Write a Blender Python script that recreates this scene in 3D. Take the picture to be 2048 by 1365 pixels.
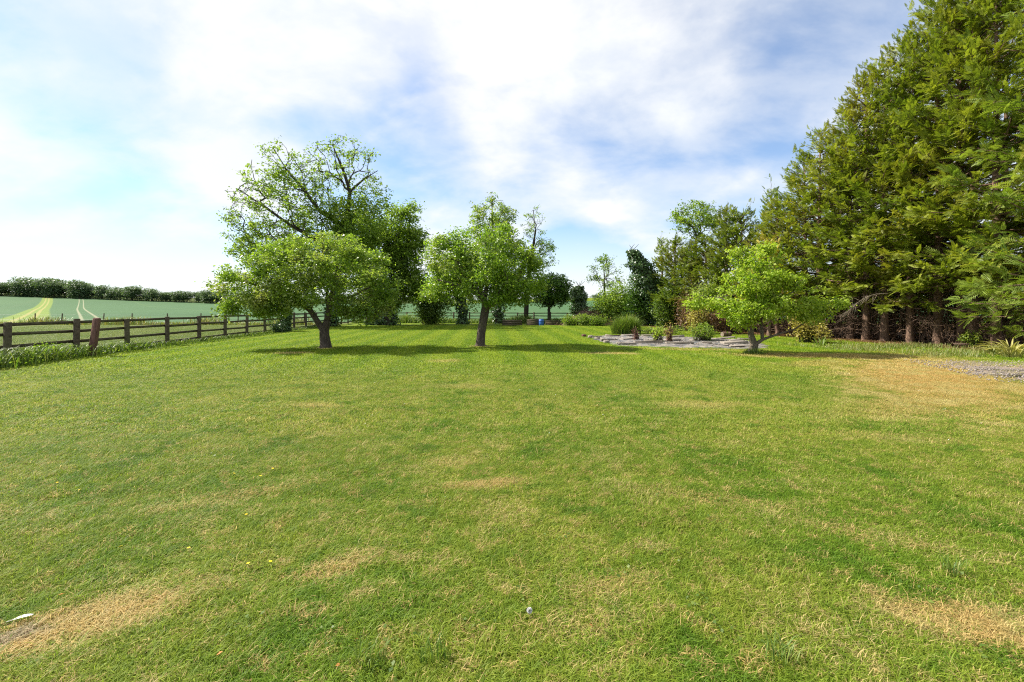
import bpy, math, random
import numpy as np
from mathutils import Vector

for o in list(bpy.data.objects):
    bpy.data.objects.remove(o)
scene = bpy.context.scene
COL = scene.collection
R = math.radians
F, HZ, CAMH = 910.0, 615.0, 1.5        # focal length in photo pixels, horizon row, eye height in metres

# ------------------------------------------------------------------ camera
cam = bpy.data.cameras.new('camera')
cam.lens = 16.0
cam.sensor_width = 36.0
cam.shift_y = -0.033
cam.clip_end = 3000
cam.clip_start = 0.05
cam_ob = bpy.data.objects.new('camera', cam)
COL.objects.link(cam_ob)
cam_ob.location = (0, 0, CAMH)
cam_ob.rotation_euler = (R(90), 0, 0)
scene.camera = cam_ob

# ------------------------------------------------------------------ sky, sun, exposure
SUN_V = Vector((-0.98, 0.31, 0.98)).normalized()
SUN_EL = math.asin(SUN_V.z)
SUN_AZ = math.atan2(SUN_V.x, SUN_V.y)
CLOUD_OFF = (0.3, 8.05, 0.0)


def node(nt, t, **kw):
    n = nt.nodes.new(t)
    for k, v in kw.items():
        if k.startswith('i_'):
            key = k[2:]
            n.inputs[int(key) if key.isdigit() else key.replace('_', ' ')].default_value = v
        else:
            setattr(n, k, v)
    return n


def math_n(nt, op, a, b=None, c=None, clamp=False):
    n = nt.nodes.new('ShaderNodeMath')
    n.operation = op
    n.use_clamp = clamp
    for i, v in enumerate((a, b, c)):
        if v is None:
            continue
        if hasattr(v, 'is_linked'):
            nt.links.new(v, n.inputs[i])
        else:
            n.inputs[i].default_value = v
    return n.outputs[0]


def mapr(nt, v, a, b, c=0.0, d=1.0, smooth=False):
    n = nt.nodes.new('ShaderNodeMapRange')
    n.interpolation_type = 'SMOOTHSTEP' if smooth else 'LINEAR'
    nt.links.new(v, n.inputs[0])
    for i, x in enumerate((a, b, c, d)):
        n.inputs[i + 1].default_value = x
    return n.outputs[0]


def mixc(nt, fac, a, b, mode='MIX'):
    n = nt.nodes.new('ShaderNodeMix')
    n.data_type = 'RGBA'
    n.blend_type = mode
    for s, v in ((n.inputs[0], fac), (n.inputs[6], a), (n.inputs[7], b)):
        if hasattr(v, 'is_linked'):
            nt.links.new(v, s)
        elif isinstance(v, (int, float)):
            s.default_value = v
        else:
            s.default_value = tuple(v) + ((1.0,) if len(v) == 3 else ())
    return n.outputs[2]


def noise(nt, vec, scale, detail=3.0, rough=0.5, dist=0.0):
    n = nt.nodes.new('ShaderNodeTexNoise')
    n.inputs['Scale'].default_value = scale
    n.inputs['Detail'].default_value = detail
    n.inputs['Roughness'].default_value = rough
    n.inputs['Distortion'].default_value = dist
    if vec is not None:
        nt.links.new(vec, n.inputs['Vector'])
    return n.outputs[0]


def vmap(nt, vec, loc=(0, 0, 0), rot=(0, 0, 0), scl=(1, 1, 1)):
    n = nt.nodes.new('ShaderNodeMapping')
    n.inputs[1].default_value = loc
    n.inputs[2].default_value = rot
    n.inputs[3].default_value = scl
    nt.links.new(vec, n.inputs[0])
    return n.outputs[0]


world = bpy.data.worlds.new('World')
scene.world = world
world.use_nodes = True
nt = world.node_tree
nt.nodes.clear()
wout = nt.nodes.new('ShaderNodeOutputWorld')
sky = nt.nodes.new('ShaderNodeTexSky')
sky.sky_type = 'NISHITA'
sky.sun_disc = False
sky.sun_elevation = SUN_EL
sky.sun_rotation = SUN_AZ
sky.air_density = 1.0
sky.dust_density = 0.3
sky.ozone_density = 2.0
bg1 = nt.nodes.new('ShaderNodeBackground')
bg1.inputs[1].default_value = 0.092
nt.links.new(mixc(nt, 1.0, sky.outputs[0], (0.82, 0.985, 1.12), 'MULTIPLY'), bg1.inputs[0])
tc = nt.nodes.new('ShaderNodeTexCoord')
sep = nt.nodes.new('ShaderNodeSeparateXYZ')
nt.links.new(tc.outputs['Generated'], sep.inputs[0])
zc = math_n(nt, 'MAXIMUM', sep.outputs[2], 0.0)
den = math_n(nt, 'ADD', zc, 0.42)
cx = math_n(nt, 'DIVIDE', sep.outputs[0], den)
cy = math_n(nt, 'DIVIDE', sep.outputs[1], den)
comb = nt.nodes.new('ShaderNodeCombineXYZ')
nt.links.new(cx, comb.inputs[0])
nt.links.new(cy, comb.inputs[1])
pv = vmap(nt, comb.outputs[0], loc=CLOUD_OFF)
big = noise(nt, pv, 1.75, 8.0, 0.53, 0.15)
veil = noise(nt, vmap(nt, comb.outputs[0], loc=(CLOUD_OFF[0] + 9, CLOUD_OFF[1] + 4, 2), rot=(0, 0, 0.5), scl=(0.9, 1.3, 1)), 3.6, 7.0, 0.55, 0.2)
m1 = mapr(nt, big, 0.36, 0.62, 0, 1, True)
m2 = mapr(nt, veil, 0.34, 0.66, 0.22, 0.85, True)
mk = math_n(nt, 'ADD', math_n(nt, 'MULTIPLY', m1, 0.60), math_n(nt, 'MULTIPLY', m2, 0.60), None, True)
hz = mapr(nt, zc, 0.0, 0.24, 0.85, 0.0, True)
mk = math_n(nt, 'MAXIMUM', mk, hz)
shade = mixc(nt, mapr(nt, noise(nt, pv, 1.9, 4.0, 0.5), 0.3, 0.7), (0.93, 0.965, 1.0), (1.0, 1.0, 1.0))
bg2 = nt.nodes.new('ShaderNodeBackground')
bg2.inputs[1].default_value = 0.535
nt.links.new(shade, bg2.inputs[0])
mx = nt.nodes.new('ShaderNodeMixShader')
nt.links.new(mk, mx.inputs[0])
nt.links.new(bg1.outputs[0], mx.inputs[1])
nt.links.new(bg2.outputs[0], mx.inputs[2])
nt.links.new(mx.outputs[0], wout.inputs[0])

sun = bpy.data.lights.new('sun', 'SUN')
sun.energy = 5.0
sun.angle = R(0.6)
sun.color = (1.0, 0.94, 0.84)
sun_ob = bpy.data.objects.new('sun', sun)
COL.objects.link(sun_ob)
sun_ob.rotation_euler = SUN_V.to_track_quat('Z', 'Y').to_euler()
sun_ob.location = (-30, 10, 40)

vs = scene.view_settings
vs.view_transform = 'Standard'
vs.look = 'None'
vs.exposure = 0.98
vs.gamma = 1.0
vs.use_curve_mapping = False
scene.cycles.max_bounces = 5
scene.cycles.diffuse_bounces = 3
scene.cycles.transmission_bounces = 3
scene.cycles.glossy_bounces = 2
scene.cycles.use_denoising = False
scene.cycles.filter_width = 1.15
scene.cycles.caustics_reflective = False
scene.cycles.caustics_refractive = False


# ------------------------------------------------------------------ helpers
def gy(py):                       # ground depth of a photo row
    return CAMH * F / (py - HZ)


def ax(px, Y):                    # sideways metres of a photo column at depth Y
    return (px - 1024.0) / F * Y


def az(py, Y):                    # height of a photo row at depth Y
    return CAMH + (HZ - py) / F * Y


def tag(o, label=None, cat=None, group=None, kind=None):
    if label: o['label'] = label
    if cat: o['category'] = cat
    if group: o['group'] = group
    if kind: o['kind'] = kind
    return o


def empty(name, loc=(0, 0, 0), rz=0.0):
    o = bpy.data.objects.new(name, None)
    o.empty_display_size = 0.2
    COL.objects.link(o)
    o.location = loc
    o.rotation_euler = (0, 0, rz)
    return o


def mk_mesh(name, V, faces, mat=None, tint=None, smooth=False):
    """V (n,3); faces: list of int arrays (k,3) or (k,4)."""
    me = bpy.data.meshes.new(name)
    V = np.ascontiguousarray(V, dtype=np.float32)
    me.vertices.add(len(V))
    me.vertices.foreach_set('co', V.ravel())
    if not isinstance(faces, (list, tuple)):
        faces = [faces]
    faces = [np.asarray(f, dtype=np.int32) for f in faces if len(f)]
    tot = sum(f.size for f in faces)
    npoly = sum(len(f) for f in faces)
    me.loops.add(tot)
    me.loops.foreach_set('vertex_index', np.concatenate([f.ravel() for f in faces]))
    me.polygons.add(npoly)
    ls, s = [], 0
    for f in faces:
        k = f.shape[1]
        ls.append(s + np.arange(len(f), dtype=np.int32) * k)
        s += f.size
    me.polygons.foreach_set('loop_start', np.concatenate(ls))
    me.update(calc_edges=True)
    if smooth:
        me.polygons.foreach_set('use_smooth', np.ones(npoly, dtype=bool))
    if tint is not None:
        a = me.attributes.new('tint', 'FLOAT', 'POINT')
        a.data.foreach_set('value', np.ascontiguousarray(tint, dtype=np.float32))
    if mat is not None:
        me.materials.append(mat)
    return me


def add(name, me, parent=None, loc=None):
    o = bpy.data.objects.new(name, me)
    COL.objects.link(o)
    if parent is not None:
        o.parent = parent
    if loc is not None:
        o.location = loc
    return o


class MB:
    """collects vertices, faces and tints"""
    def __init__(s):
        s.V, s.Q, s.T, s.tt, s.n = [], [], [], [], 0

    def add(s, V, Q=None, T=None, tint=0.5):
        V = np.asarray(V, dtype=np.float64)
        s.V.append(V)
        if Q is not None and len(Q): s.Q.append(np.asarray(Q) + s.n)
        if T is not None and len(T): s.T.append(np.asarray(T) + s.n)
        s.tt.append(np.full(len(V), tint) if np.isscalar(tint) else np.asarray(tint))
        s.n += len(V)

    def mesh(s, name, mat, smooth=False):
        f = []
        if s.Q: f.append(np.concatenate(s.Q))
        if s.T: f.append(np.concatenate(s.T))
        return mk_mesh(name, np.concatenate(s.V), f, mat, np.concatenate(s.tt), smooth)


BOXQ = np.array([[0, 3, 2, 1], [4, 5, 6, 7], [0, 1, 5, 4], [1, 2, 6, 5], [2, 3, 7, 6], [3, 0, 4, 7]])


def box_v(sx, sy, sz, c=(0, 0, 0), rng=None, j=0.0):
    v = np.array([[-1, -1, -1], [1, -1, -1], [1, 1, -1], [-1, 1, -1], [-1, -1, 1], [1, -1, 1], [1, 1, 1], [-1, 1, 1]], float)
    v = v * np.array([sx, sy, sz]) / 2
    if rng is not None:
        v = v + rng.normal(0, j, v.shape)
    return v + np.asarray(c)


def bevel_box(sx, sy, sz, b, rng=None, j=0.0):
    """box with chamfered vertical edges and a chamfered top: 8-gon section"""
    hx, hy = sx / 2, sy / 2
    oct_ = np.array([[-hx + b, -hy], [hx - b, -hy], [hx, -hy + b], [hx, hy - b], [hx - b, hy], [-hx + b, hy], [-hx, hy - b], [-hx, -hy + b]])
    rings = []
    for z, k in ((0, 1), (sz - b, 1), (sz, 1 - 2 * b / max(sx, sy))):
        r = np.c_[oct_ * k, np.full(8, z)]
        rings.append(r)
    V = np.concatenate(rings)
    if rng is not None:
        V = V + rng.normal(0, j, V.shape)
    Q = [[i + 8 * k, (i + 1) % 8 + 8 * k, (i + 1) % 8 + 8 * k + 8, i + 8 * k + 8] for k in range(2) for i in range(8)]
    T = [[16, 16 + i, 17 + i] for i in range(1, 7)]
    return V, np.array(Q), np.array(T)


def tube(P, rad, sides=6, lump=0.0, rng=None, cap=True):
    P = np.asarray(P, float)
    rad = np.asarray(rad, float)
    n = len(P)
    T = np.gradient(P, axis=0) if n > 1 else np.array([[0, 0, 1.0]])
    T /= np.linalg.norm(T, axis=1, keepdims=True) + 1e-9
    ref = np.array([0.31, 0.95, 0.05])
    U = np.cross(T, ref)
    l = np.linalg.norm(U, axis=1, keepdims=True)
    bad = l[:, 0] < 0.15
    U[bad] = np.cross(T[bad], np.array([1.0, 0, 0]))
    U /= np.linalg.norm(U, axis=1, keepdims=True) + 1e-9
    W = np.cross(T, U)
    a = np.arange(sides) / sides * 2 * np.pi
    rr = np.repeat(rad[:, None], sides, 1)
    if lump and rng is not None:
        rr = rr * (1 + rng.normal(0, lump, rr.shape))
    V = P[:, None, :] + rr[:, :, None] * (np.cos(a)[None, :, None] * U[:, None, :] + np.sin(a)[None, :, None] * W[:, None, :])
    V = V.reshape(-1, 3)
    i = np.arange(n - 1)[:, None] * sides
    k = np.arange(sides)[None, :]
    k2 = (k + 1) % sides
    Q = np.stack([i + k, i + k2, i + k2 + sides, i + k + sides], -1).reshape(-1, 4)
    Tt = []
    if cap:
        V = np.concatenate([V, P[-1:]])
        b = (n - 1) * sides
        Tt = np.array([[b + q, b + (q + 1) % sides, n * sides] for q in range(sides)])
    return V, Q, Tt


def unit(v):
    return v / (np.linalg.norm(v, axis=-1, keepdims=True) + 1e-9)


def leaf_quads(C, size, rng, aspect=0.6, up=0.6, droop=0.2, N=None):
    """one folded diamond per centre. returns V, Q, tint"""
    n = len(C)
    size = np.broadcast_to(np.asarray(size, float), (n,)) * rng.uniform(0.65, 1.25, n)
    D = rng.normal(0, 1, (n, 3))
    D[:, 2] = D[:, 2] * 0.6 - droop
    D = unit(D)
    Nn = rng.normal(0, 1, (n, 3)) if N is None else N + rng.normal(0, 0.45, (n, 3))
    Nn[:, 2] = np.abs(Nn[:, 2]) * (1.0 if N is None else 1.0) + up
    B = unit(np.cross(Nn, D))
    Nn = np.cross(D, B)
    L = size[:, None]
    w = L * aspect * 0.5
    V = np.stack([C, C + 0.45 * L * D + w * B + 0.12 * L * Nn, C + L * D - 0.05 * L * Nn, C + 0.45 * L * D - w * B + 0.12 * L * Nn], 1).reshape(-1, 3)
    Q = np.arange(4 * n).reshape(n, 4)
    t = np.repeat(np.clip(rng.normal(0.5, 0.24, n), 0, 1), 4)
    return V, Q, t


def in_ellipsoids(n, E, rng, shell=0.0):
    """random points in a union of (cx,cy,cz,rx,ry,rz[,weight]) ellipsoids"""
    E = [tuple(e) + (1.0,) * (7 - len(e)) for e in E]
    w = np.array([e[3] * e[4] * e[5] * e[6] for e in E])
    k = rng.choice(len(E), n, p=w / w.sum())
    d = unit(rng.normal(0, 1, (n, 3)))
    r = rng.uniform(shell ** 3, 1, n) ** (1 / 3)
    E = np.array(E)
    return E[k, :3] + d * r[:, None] * E[k, 3:6]


def grow(seeds, att, rng, bf=0.35, step=0.35, wob=0.04):
    """skeleton: polylines in seeds [(points, radii)] plus attraction points joined one after the other"""
    pos, par, pl, dr, srad = [], [], [], [], []
    first = True
    for pts, rad in seeds:
        pts = np.asarray(pts, float)
        if not first:
            d = np.linalg.norm(np.array(pos) - pts[0], axis=1)
            p = int(np.argmin(d))
            start = 1 if d[p] < 0.02 else 0
        else:
            p, start = -1, 0
        for k in range(start, len(pts)):
            pos.append(pts[k])
            par.append(p)
            if p >= 0:
                pl.append(pl[p] + np.linalg.norm(pts[k] - pos[p]))
                dr.append(unit(pts[k] - pos[p]))
            else:
                pl.append(0.0)
                dr.append(np.array([0, 0, 1.0]))
            srad.append(rad[k] if hasattr(rad, '__len__') else rad)
            p = len(pos) - 1
        first = False
    ns = len(pos)
    N = ns + len(att) * 40
    P = np.zeros((N, 3)); P[:ns] = pos
    PL = np.zeros(N); PL[:ns] = pl
    DR = np.zeros((N, 3)); DR[:ns] = dr
    PR = np.full(N, -1); PR[:ns] = par
    SR = np.zeros(N); SR[:ns] = srad
    OK = np.ones(N, bool)
    zmin = np.array(pos)[:, 2].min()
    ztop = np.array(pos)[:, 2].max()
    OK[:ns] = P[:ns, 2] > zmin + 0.42 * min(ztop - zmin, 8.0)
    d0 = np.linalg.norm(att[:, None, :] - P[None, :ns, :], axis=2).min(1)
    n = ns
    tips = []
    for j in np.argsort(d0):
        p = att[j]
        v = p - P[:n]
        d = np.linalg.norm(v, axis=1)
        back = 1 - (v * DR[:n]).sum(1) / (d + 1e-6)
        cost = d * (1 + 0.25 * back) + bf * PL[:n] + (~OK[:n]) * 50
        i = int(np.argmin(cost))
        L = d[i]
        k = max(1, int(math.ceil(L / step)))
        k = min(k, 30)
        c = P[i] + DR[i] * L * 0.35
        prev = i
        for q in range(1, k + 1):
            t = q / k
            x = (1 - t) ** 2 * P[i] + 2 * t * (1 - t) * c + t * t * p
            if q < k: x = x + rng.normal(0, wob * min(L, 1.5), 3)
            if n >= N: break
            P[n] = x; PR[n] = prev
            PL[n] = PL[prev] + np.linalg.norm(x - P[prev])
            DR[n] = unit(x - P[prev])
            prev = n
            n += 1
        tips.append(prev)
    return P[:n], PR[:n], SR[:n], ns, np.array(tips)


def radii(P, PR, SR, tip=0.006, e=2.2, rmax=None):
    n = len(P)
    acc = np.zeros(n)
    ch = [[] for _ in range(n)]
    for i in range(n):
        if PR[i] >= 0: ch[PR[i]].append(i)
    r = np.zeros(n)
    for i in range(n - 1, -1, -1):
        r[i] = (acc[i] ** (1 / e)) if acc[i] > 0 else tip
        if SR[i] > 0: r[i] = max(SR[i], min(r[i], SR[i] * 1.1))
        if PR[i] >= 0: acc[PR[i]] += r[i] ** e
    for i in range(n):                       # never thicker than the parent
        if PR[i] >= 0: r[i] = min(r[i], r[PR[i]] * 0.97)
    return r, ch


def chains(P, PR, r, ch):
    out, stack = [], [0]
    root_of = {}
    while stack:
        s = stack.pop()
        c = [s] if PR[s] < 0 else [PR[s], s]
        cur = s
        while ch[cur]:
            k = sorted(ch[cur], key=lambda q: -r[q])
            stack.extend(k[1:])
            cur = k[0]
            c.append(cur)
        out.append(c)
    return out


def branch_meshes(P, PR, r, ch, rng, mat, nlimb=0, lump=0.085, minr=0.0):
    """trunk mesh and the nlimb thickest limbs (each with its twigs) as meshes of their own"""
    cs = chains(P, PR, r, ch)
    main = cs[0]
    mainset = set(main)
    owner = {}
    def own(ci):
        c = cs[ci]
        return c[0]
    start2chain = {c[1]: i for i, c in enumerate(cs) if len(c) > 1 and PR[c[0]] != -2 and i > 0}
    node_chain = {}
    for i, c in enumerate(cs):
        for q in (c if i == 0 else c[1:]): node_chain[q] = i
    top = {0: 0}
    def top_of(i):
        if i in top: return top[i]
        p = node_chain[cs[i][0]]
        t = i if p == 0 else top_of(p)
        top[i] = t
        return t
    for i in range(len(cs)): top_of(i)
    limbs = sorted([i for i in range(1, len(cs)) if top[i] == i], key=lambda i: -r[cs[i][1]])[:nlimb]
    mbs = {0: MB()}
    for l in limbs: mbs[l] = MB()
    for i, c in enumerate(cs):
        rr = r[c].copy()
        if i > 0: rr[0] = min(r[c[0]], rr[1] * 1.25)
        if rr.max() < minr: continue
        sides = 10 if rr.max() > 0.06 else 6 if rr.max() > 0.02 else 4 if rr.max() > 0.008 else 3
        if len(c) < 2: continue
        V, Q, T = tube(P[c], rr, sides, lump if sides > 5 else 0, rng)
        t = top[i]
        mbs[t if t in mbs else 0].add(V, Q, T)
    trunk = mbs[0].mesh('trunk', mat, True)
    return trunk, [mbs[l].mesh('limb', mat, True) for l in limbs]


# ------------------------------------------------------------------ materials
MATS = {}


def new_mat(name):
    m = bpy.data.materials.new(name)
    m.use_nodes = True
    m.node_tree.nodes.clear()
    o = m.node_tree.nodes.new('ShaderNodeOutputMaterial')
    MATS[name] = m
    return m, m.node_tree, o


def bsdf(nt, col, rough=0.7, spec=0.3, normal=None):
    b = nt.nodes.new('ShaderNodeBsdfPrincipled')
    if hasattr(col, 'is_linked'): nt.links.new(col, b.inputs['Base Color'])
    else: b.inputs['Base Color'].default_value = tuple(col) + (1,)
    if hasattr(rough, 'is_linked'): nt.links.new(rough, b.inputs['Roughness'])
    else: b.inputs['Roughness'].default_value = rough
    b.inputs['Specular IOR Level'].default_value = spec
    if normal is not None: nt.links.new(normal, b.inputs['Normal'])
    return b.outputs[0]


def bump(nt, h, strength=0.5, dist=0.02):
    b = nt.nodes.new('ShaderNodeBump')
    b.inputs['Strength'].default_value = strength
    b.inputs['Distance'].default_value = dist
    nt.links.new(h, b.inputs['Height'])
    return b.outputs[0]


def geo_pos(nt):
    return nt.nodes.new('ShaderNodeNewGeometry').outputs['Position']


def attr(nt, name):
    a = nt.nodes.new('ShaderNodeAttribute')
    a.attribute_name = name
    return a.outputs['Fac']


def leaf_mat(name, dark, mid, light, trans=0.35, patch=None, patch_scale=0.5, patch_amt=0.5, rough=0.5, spec=0.35):
    m, nt, o = new_mat(name)
    t = attr(nt, 'tint')
    c = mixc(nt, mapr(nt, t, 0.0, 0.5), dark, mid)
    c = mixc(nt, mapr(nt, t, 0.5, 1.0), c, light)
    pos = geo_pos(nt)
    n1 = noise(nt, pos, 0.55, 2.0)
    c = mixc(nt, mapr(nt, n1, 0.35, 0.65, 0, 0.5), c, mixc(nt, 0.5, c, light))
    if patch is not None:
        n2 = noise(nt, pos, patch_scale, 3.0, 0.55)
        c = mixc(nt, mapr(nt, n2, 0.5, 0.66, 0, patch_amt), c, patch)
    s = bsdf(nt, c, rough, spec)
    tr = nt.nodes.new('ShaderNodeBsdfTranslucent')
    c2 = mixc(nt, 1.0, c, (1.15, 1.2, 0.55), 'MULTIPLY')
    nt.links.new(c2, tr.inputs[0])
    mx = nt.nodes.new('ShaderNodeMixShader')
    mx.inputs[0].default_value = trans
    nt.links.new(s, mx.inputs[1]); nt.links.new(tr.outputs[0], mx.inputs[2])
    nt.links.new(mx.outputs[0], o.inputs[0])
    return m


def bark_mat(name, a, b, moss=None, scale=9.0):
    m, nt, o = new_mat(name)
    pos = geo_pos(nt)
    v = vmap(nt, pos, scl=(1, 1, 0.25))
    n1 = noise(nt, v, scale * 2.2, 6.0, 0.65, 0.4)
    n2 = noise(nt, pos, 1.6, 3.0)
    c = mixc(nt, mapr(nt, n1, 0.3, 0.7), a, b)
    if moss is not None:
        c = mixc(nt, mapr(nt, n2, 0.5, 0.68, 0, 0.7), c, moss)
    nt.links.new(bsdf(nt, c, 0.9, 0.15, bump(nt, n1, 1.0, 0.06)), o.inputs[0])
    return m


# lawn colour, shared by the turf sheet and the blades: everything comes from the place on the ground
DRY = [  # x, y, half length, half width, angle, amount   (worn straw patches)
    (-2.1, 2.14, 0.62, 0.19, 0.50, 1.0), (-2.35, 1.93, 0.25, 0.12, 0.5, 0.9), (-1.0, 2.62, 0.28, 0.12, 0.7, 0.75),
    (2.2, 2.14, 0.48, 0.22, -0.45, 1.0), (2.35, 1.95, 0.20, 0.12, -0.5, 0.8), (1.55, 3.55, 0.8, 0.16, -0.35, 0.45),
    (-0.2, 3.85, 0.42, 0.15, 0.2, 0.85), (-0.55, 4.4, 0.3, 0.16, 0.0, 0.55), (0.55, 2.45, 0.3, 0.12, 0.3, 0.6),
    (-3.0, 6.9, 0.5, 0.25, -0.3, 0.6), (-0.9, 8.6, 0.6, 0.3, 0.1, 0.45), (2.9, 7.0, 0.75, 0.3, 0.0, 0.55),
    (3.2, 14.7, 1.0, 0.45, 0.0, 0.8), (-7.1, 14.8, 0.8, 0.4, 0.1, 0.8), (-1.8, 12.6, 0.5, 0.4, 0.0, 0.55),
    (-1.25, 17.35, 0.45, 0.4, 0.0, 0.8), (-6.8, 16.5, 0.4, 0.35, 0.0, 0.8), (2.3, 3.0, 0.5, 0.12, -0.5, 0.5),
    (9.4, 10.4, 6.2, 1.9, 0.90, 0.95), (6.6, 7.3, 2.6, 0.7, 0.55, 0.7), (9.9, 13.9, 3.6, 1.0, -0.12, 0.95), (8.6, 12.2, 2.2, 0.8, 0.4, 0.6),
    (0.3, 2.15, 0.35, 0.12, 0.2, 0.45), (-2.2, 3.6, 0.7, 0.16, 0.5, 0.5), (4.4, 5.2, 0.9, 0.25, -0.3, 0.4),
    (6.3, 16.0, 2.6, 0.5, -0.1, 0.55),
]
BARE = [(-2.28, 2.05, 0.16, 0.07, 0.5, 1.0), (-2.5, 1.9, 0.16, 0.10, 0.4, 1.0), (2.62, 2.0, 0.12, 0.06, -0.6, 0.8), (-6.8, 16.5, 0.28, 0.25, 0, 1.0), (-1.22, 17.4, 0.3, 0.25, 0, 0.9)]
HEDGE_A, HEDGE_B = 22.9, 0.315          # hedge trunks stand on x = A - B*y


def fence_x(y):
    return -13.06 - 0.066 * (y - 11.77)


g = bpy.data.node_groups.new('lawn_colour', 'ShaderNodeTree')
g.interface.new_socket('Color', in_out='OUTPUT', socket_type='NodeSocketColor')
g.interface.new_socket('Straw', in_out='OUTPUT', socket_type='NodeSocketColor')
g.interface.new_socket('Dry', in_out='OUTPUT', socket_type='NodeSocketFloat')
go = g.nodes.new('NodeGroupOutput')
gp = geo_pos(g)
sp = g.nodes.new('ShaderNodeSeparateXYZ')
g.links.new(gp, sp.inputs[0])
flat = g.nodes.new('ShaderNodeCombineXYZ')
g.links.new(sp.outputs[0], flat.inputs[0]); g.links.new(sp.outputs[1], flat.inputs[1])
fp = flat.outputs[0]
nA = noise(g, fp, 0.42, 2.0, 0.55, 0.3)
nB = noise(g, fp, 1.7, 3.0, 0.6, 0.3)
nC = noise(g, fp, 6.5, 3.0, 0.65)
nD = noise(g, fp, 25.0, 1.0, 0.6)
GREEN, LUSH, YEL, SOIL = (0.185, 0.275, 0.022), (0.125, 0.225, 0.017), (0.280, 0.328, 0.042), (0.47, 0.38, 0.26)
c = mixc(g, mapr(g, nA, 0.36, 0.64, 0, 1, True), GREEN, YEL)
c = mixc(g, mapr(g, nB, 0.50, 0.66, 0, 0.85, True), c, LUSH)
c = mixc(g, mapr(g, nC, 0.47, 0.33, 0, 0.75, True), c, LUSH)
# mown bands run away from the house; light on leaning blades mixed into colour
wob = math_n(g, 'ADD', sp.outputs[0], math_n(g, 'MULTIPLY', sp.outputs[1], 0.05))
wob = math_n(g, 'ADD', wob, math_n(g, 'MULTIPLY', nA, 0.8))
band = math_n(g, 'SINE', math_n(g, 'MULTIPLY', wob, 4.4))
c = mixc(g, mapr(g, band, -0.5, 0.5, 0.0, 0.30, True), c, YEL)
# greener turf further out
far = mapr(g, sp.outputs[1], 8.0, 15.0, 0.0, 0.80, True)
c = mixc(g, far, c, mixc(g, mapr(g, band, -0.6, 0.6, 0, 1, True), (0.185, 0.290, 0.013), (0.265, 0.350, 0.020)))  # bands again: paler tone stands for light on the leaning blades
# share of straw blades
thin = math_n(g, 'ADD', mapr(g, nC, 0.49, 0.68, 0.03, 0.50), mapr(g, nB, 0.48, 0.34, 0.0, 0.20))
thin = math_n(g, 'MULTIPLY', thin, mapr(g, sp.outputs[1], 7.0, 15.0, 1.0, 0.22))
dry = None
warp = math_n(g, 'MULTIPLY', math_n(g, 'SUBTRACT', nB, 0.5), 1.6)
warp2 = math_n(g, 'MULTIPLY', math_n(g, 'SUBTRACT', nC, 0.5), 1.7)


def ellipse_mask(x, y, a, b, ang, amt):
    dx = math_n(g, 'SUBTRACT', sp.outputs[0], x)
    dy = math_n(g, 'SUBTRACT', sp.outputs[1], y)
    ca, sa = math.cos(ang), math.sin(ang)
    u = math_n(g, 'ADD', math_n(g, 'MULTIPLY', dx, ca / a), math_n(g, 'MULTIPLY', dy, sa / a))
    v = math_n(g, 'ADD', math_n(g, 'MULTIPLY', dx, -sa / b), math_n(g, 'MULTIPLY', dy, ca / b))
    d = math_n(g, 'SQRT', math_n(g, 'ADD', math_n(g, 'MULTIPLY', u, u), math_n(g, 'MULTIPLY', v, v)))
    d = math_n(g, 'ADD', d, math_n(g, 'ADD', warp, warp2))
    return mapr(g, d, 1.25, 0.45, 0.0, amt, True)


for e in DRY:
    mk_ = ellipse_mask(*e)
    dry = mk_ if dry is None else math_n(g, 'MAXIMUM', dry, mk_)
straw = mixc(g, nD, (0.60, 0.49, 0.24), (0.46, 0.37, 0.15))
straw = mixc(g, math_n(g, 'MULTIPLY', mapr(g, nB, 0.36, 0.60, 0.1, 0.85), mapr(g, sp.outputs[0], 3.0, 8.0, 0.55, 1.0)), straw, (0.56, 0.345, 0.135))
dry = math_n(g, 'MAXIMUM', thin, math_n(g, 'MULTIPLY', dry, mapr(g, nC, 0.30, 0.55, 0.68, 1.0)))
for e in BARE:
    eb = ellipse_mask(*e)
    straw = mixc(g, eb, straw, SOIL)
    dry = math_n(g, 'MAXIMUM', dry, eb)
# paddock beyond the rails
pad = mapr(g, math_n(g, 'ADD', sp.outputs[0], math_n(g, 'MULTIPLY', sp.outputs[1], 0.066)), -12.1, -12.6, 0.0, 1.0)
padc = mixc(g, mapr(g, nA, 0.35, 0.65), (0.155, 0.215, 0.05), (0.225, 0.25, 0.085))
padc = mixc(g, mapr(g, nC, 0.5, 0.7, 0, 0.6), padc, (0.12, 0.17, 0.035))
c = mixc(g, pad, c, padc)
dry = math_n(g, 'MULTIPLY', dry, mapr(g, pad, 0, 1, 1, 0.25))
# leaf litter and bare earth under the conifers
hd = math_n(g, 'ADD', sp.outputs[0], math_n(g, 'MULTIPLY', sp.outputs[1], HEDGE_B))
hd = math_n(g, 'ADD', hd, math_n(g, 'MULTIPLY', warp, 1.2))
lit = math_n(g, 'MULTIPLY', mapr(g, hd, HEDGE_A - 2.3, HEDGE_A - 1.1, 0.0, 1.0, True), mapr(g, sp.outputs[1], 44.0, 40.0, 0.0, 1.0))
litc = mixc(g, nD, (0.10, 0.055, 0.028), (0.30, 0.17, 0.075))
c = mixc(g, lit, c, litc)
straw = mixc(g, lit, straw, litc)
g.links.new(c, go.inputs[0])
g.links.new(straw, go.inputs[1])
g.links.new(dry, go.inputs[2])


def lawn_group(nt):
    n = nt.nodes.new('ShaderNodeGroup')
    n.node_tree = g
    return n


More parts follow.
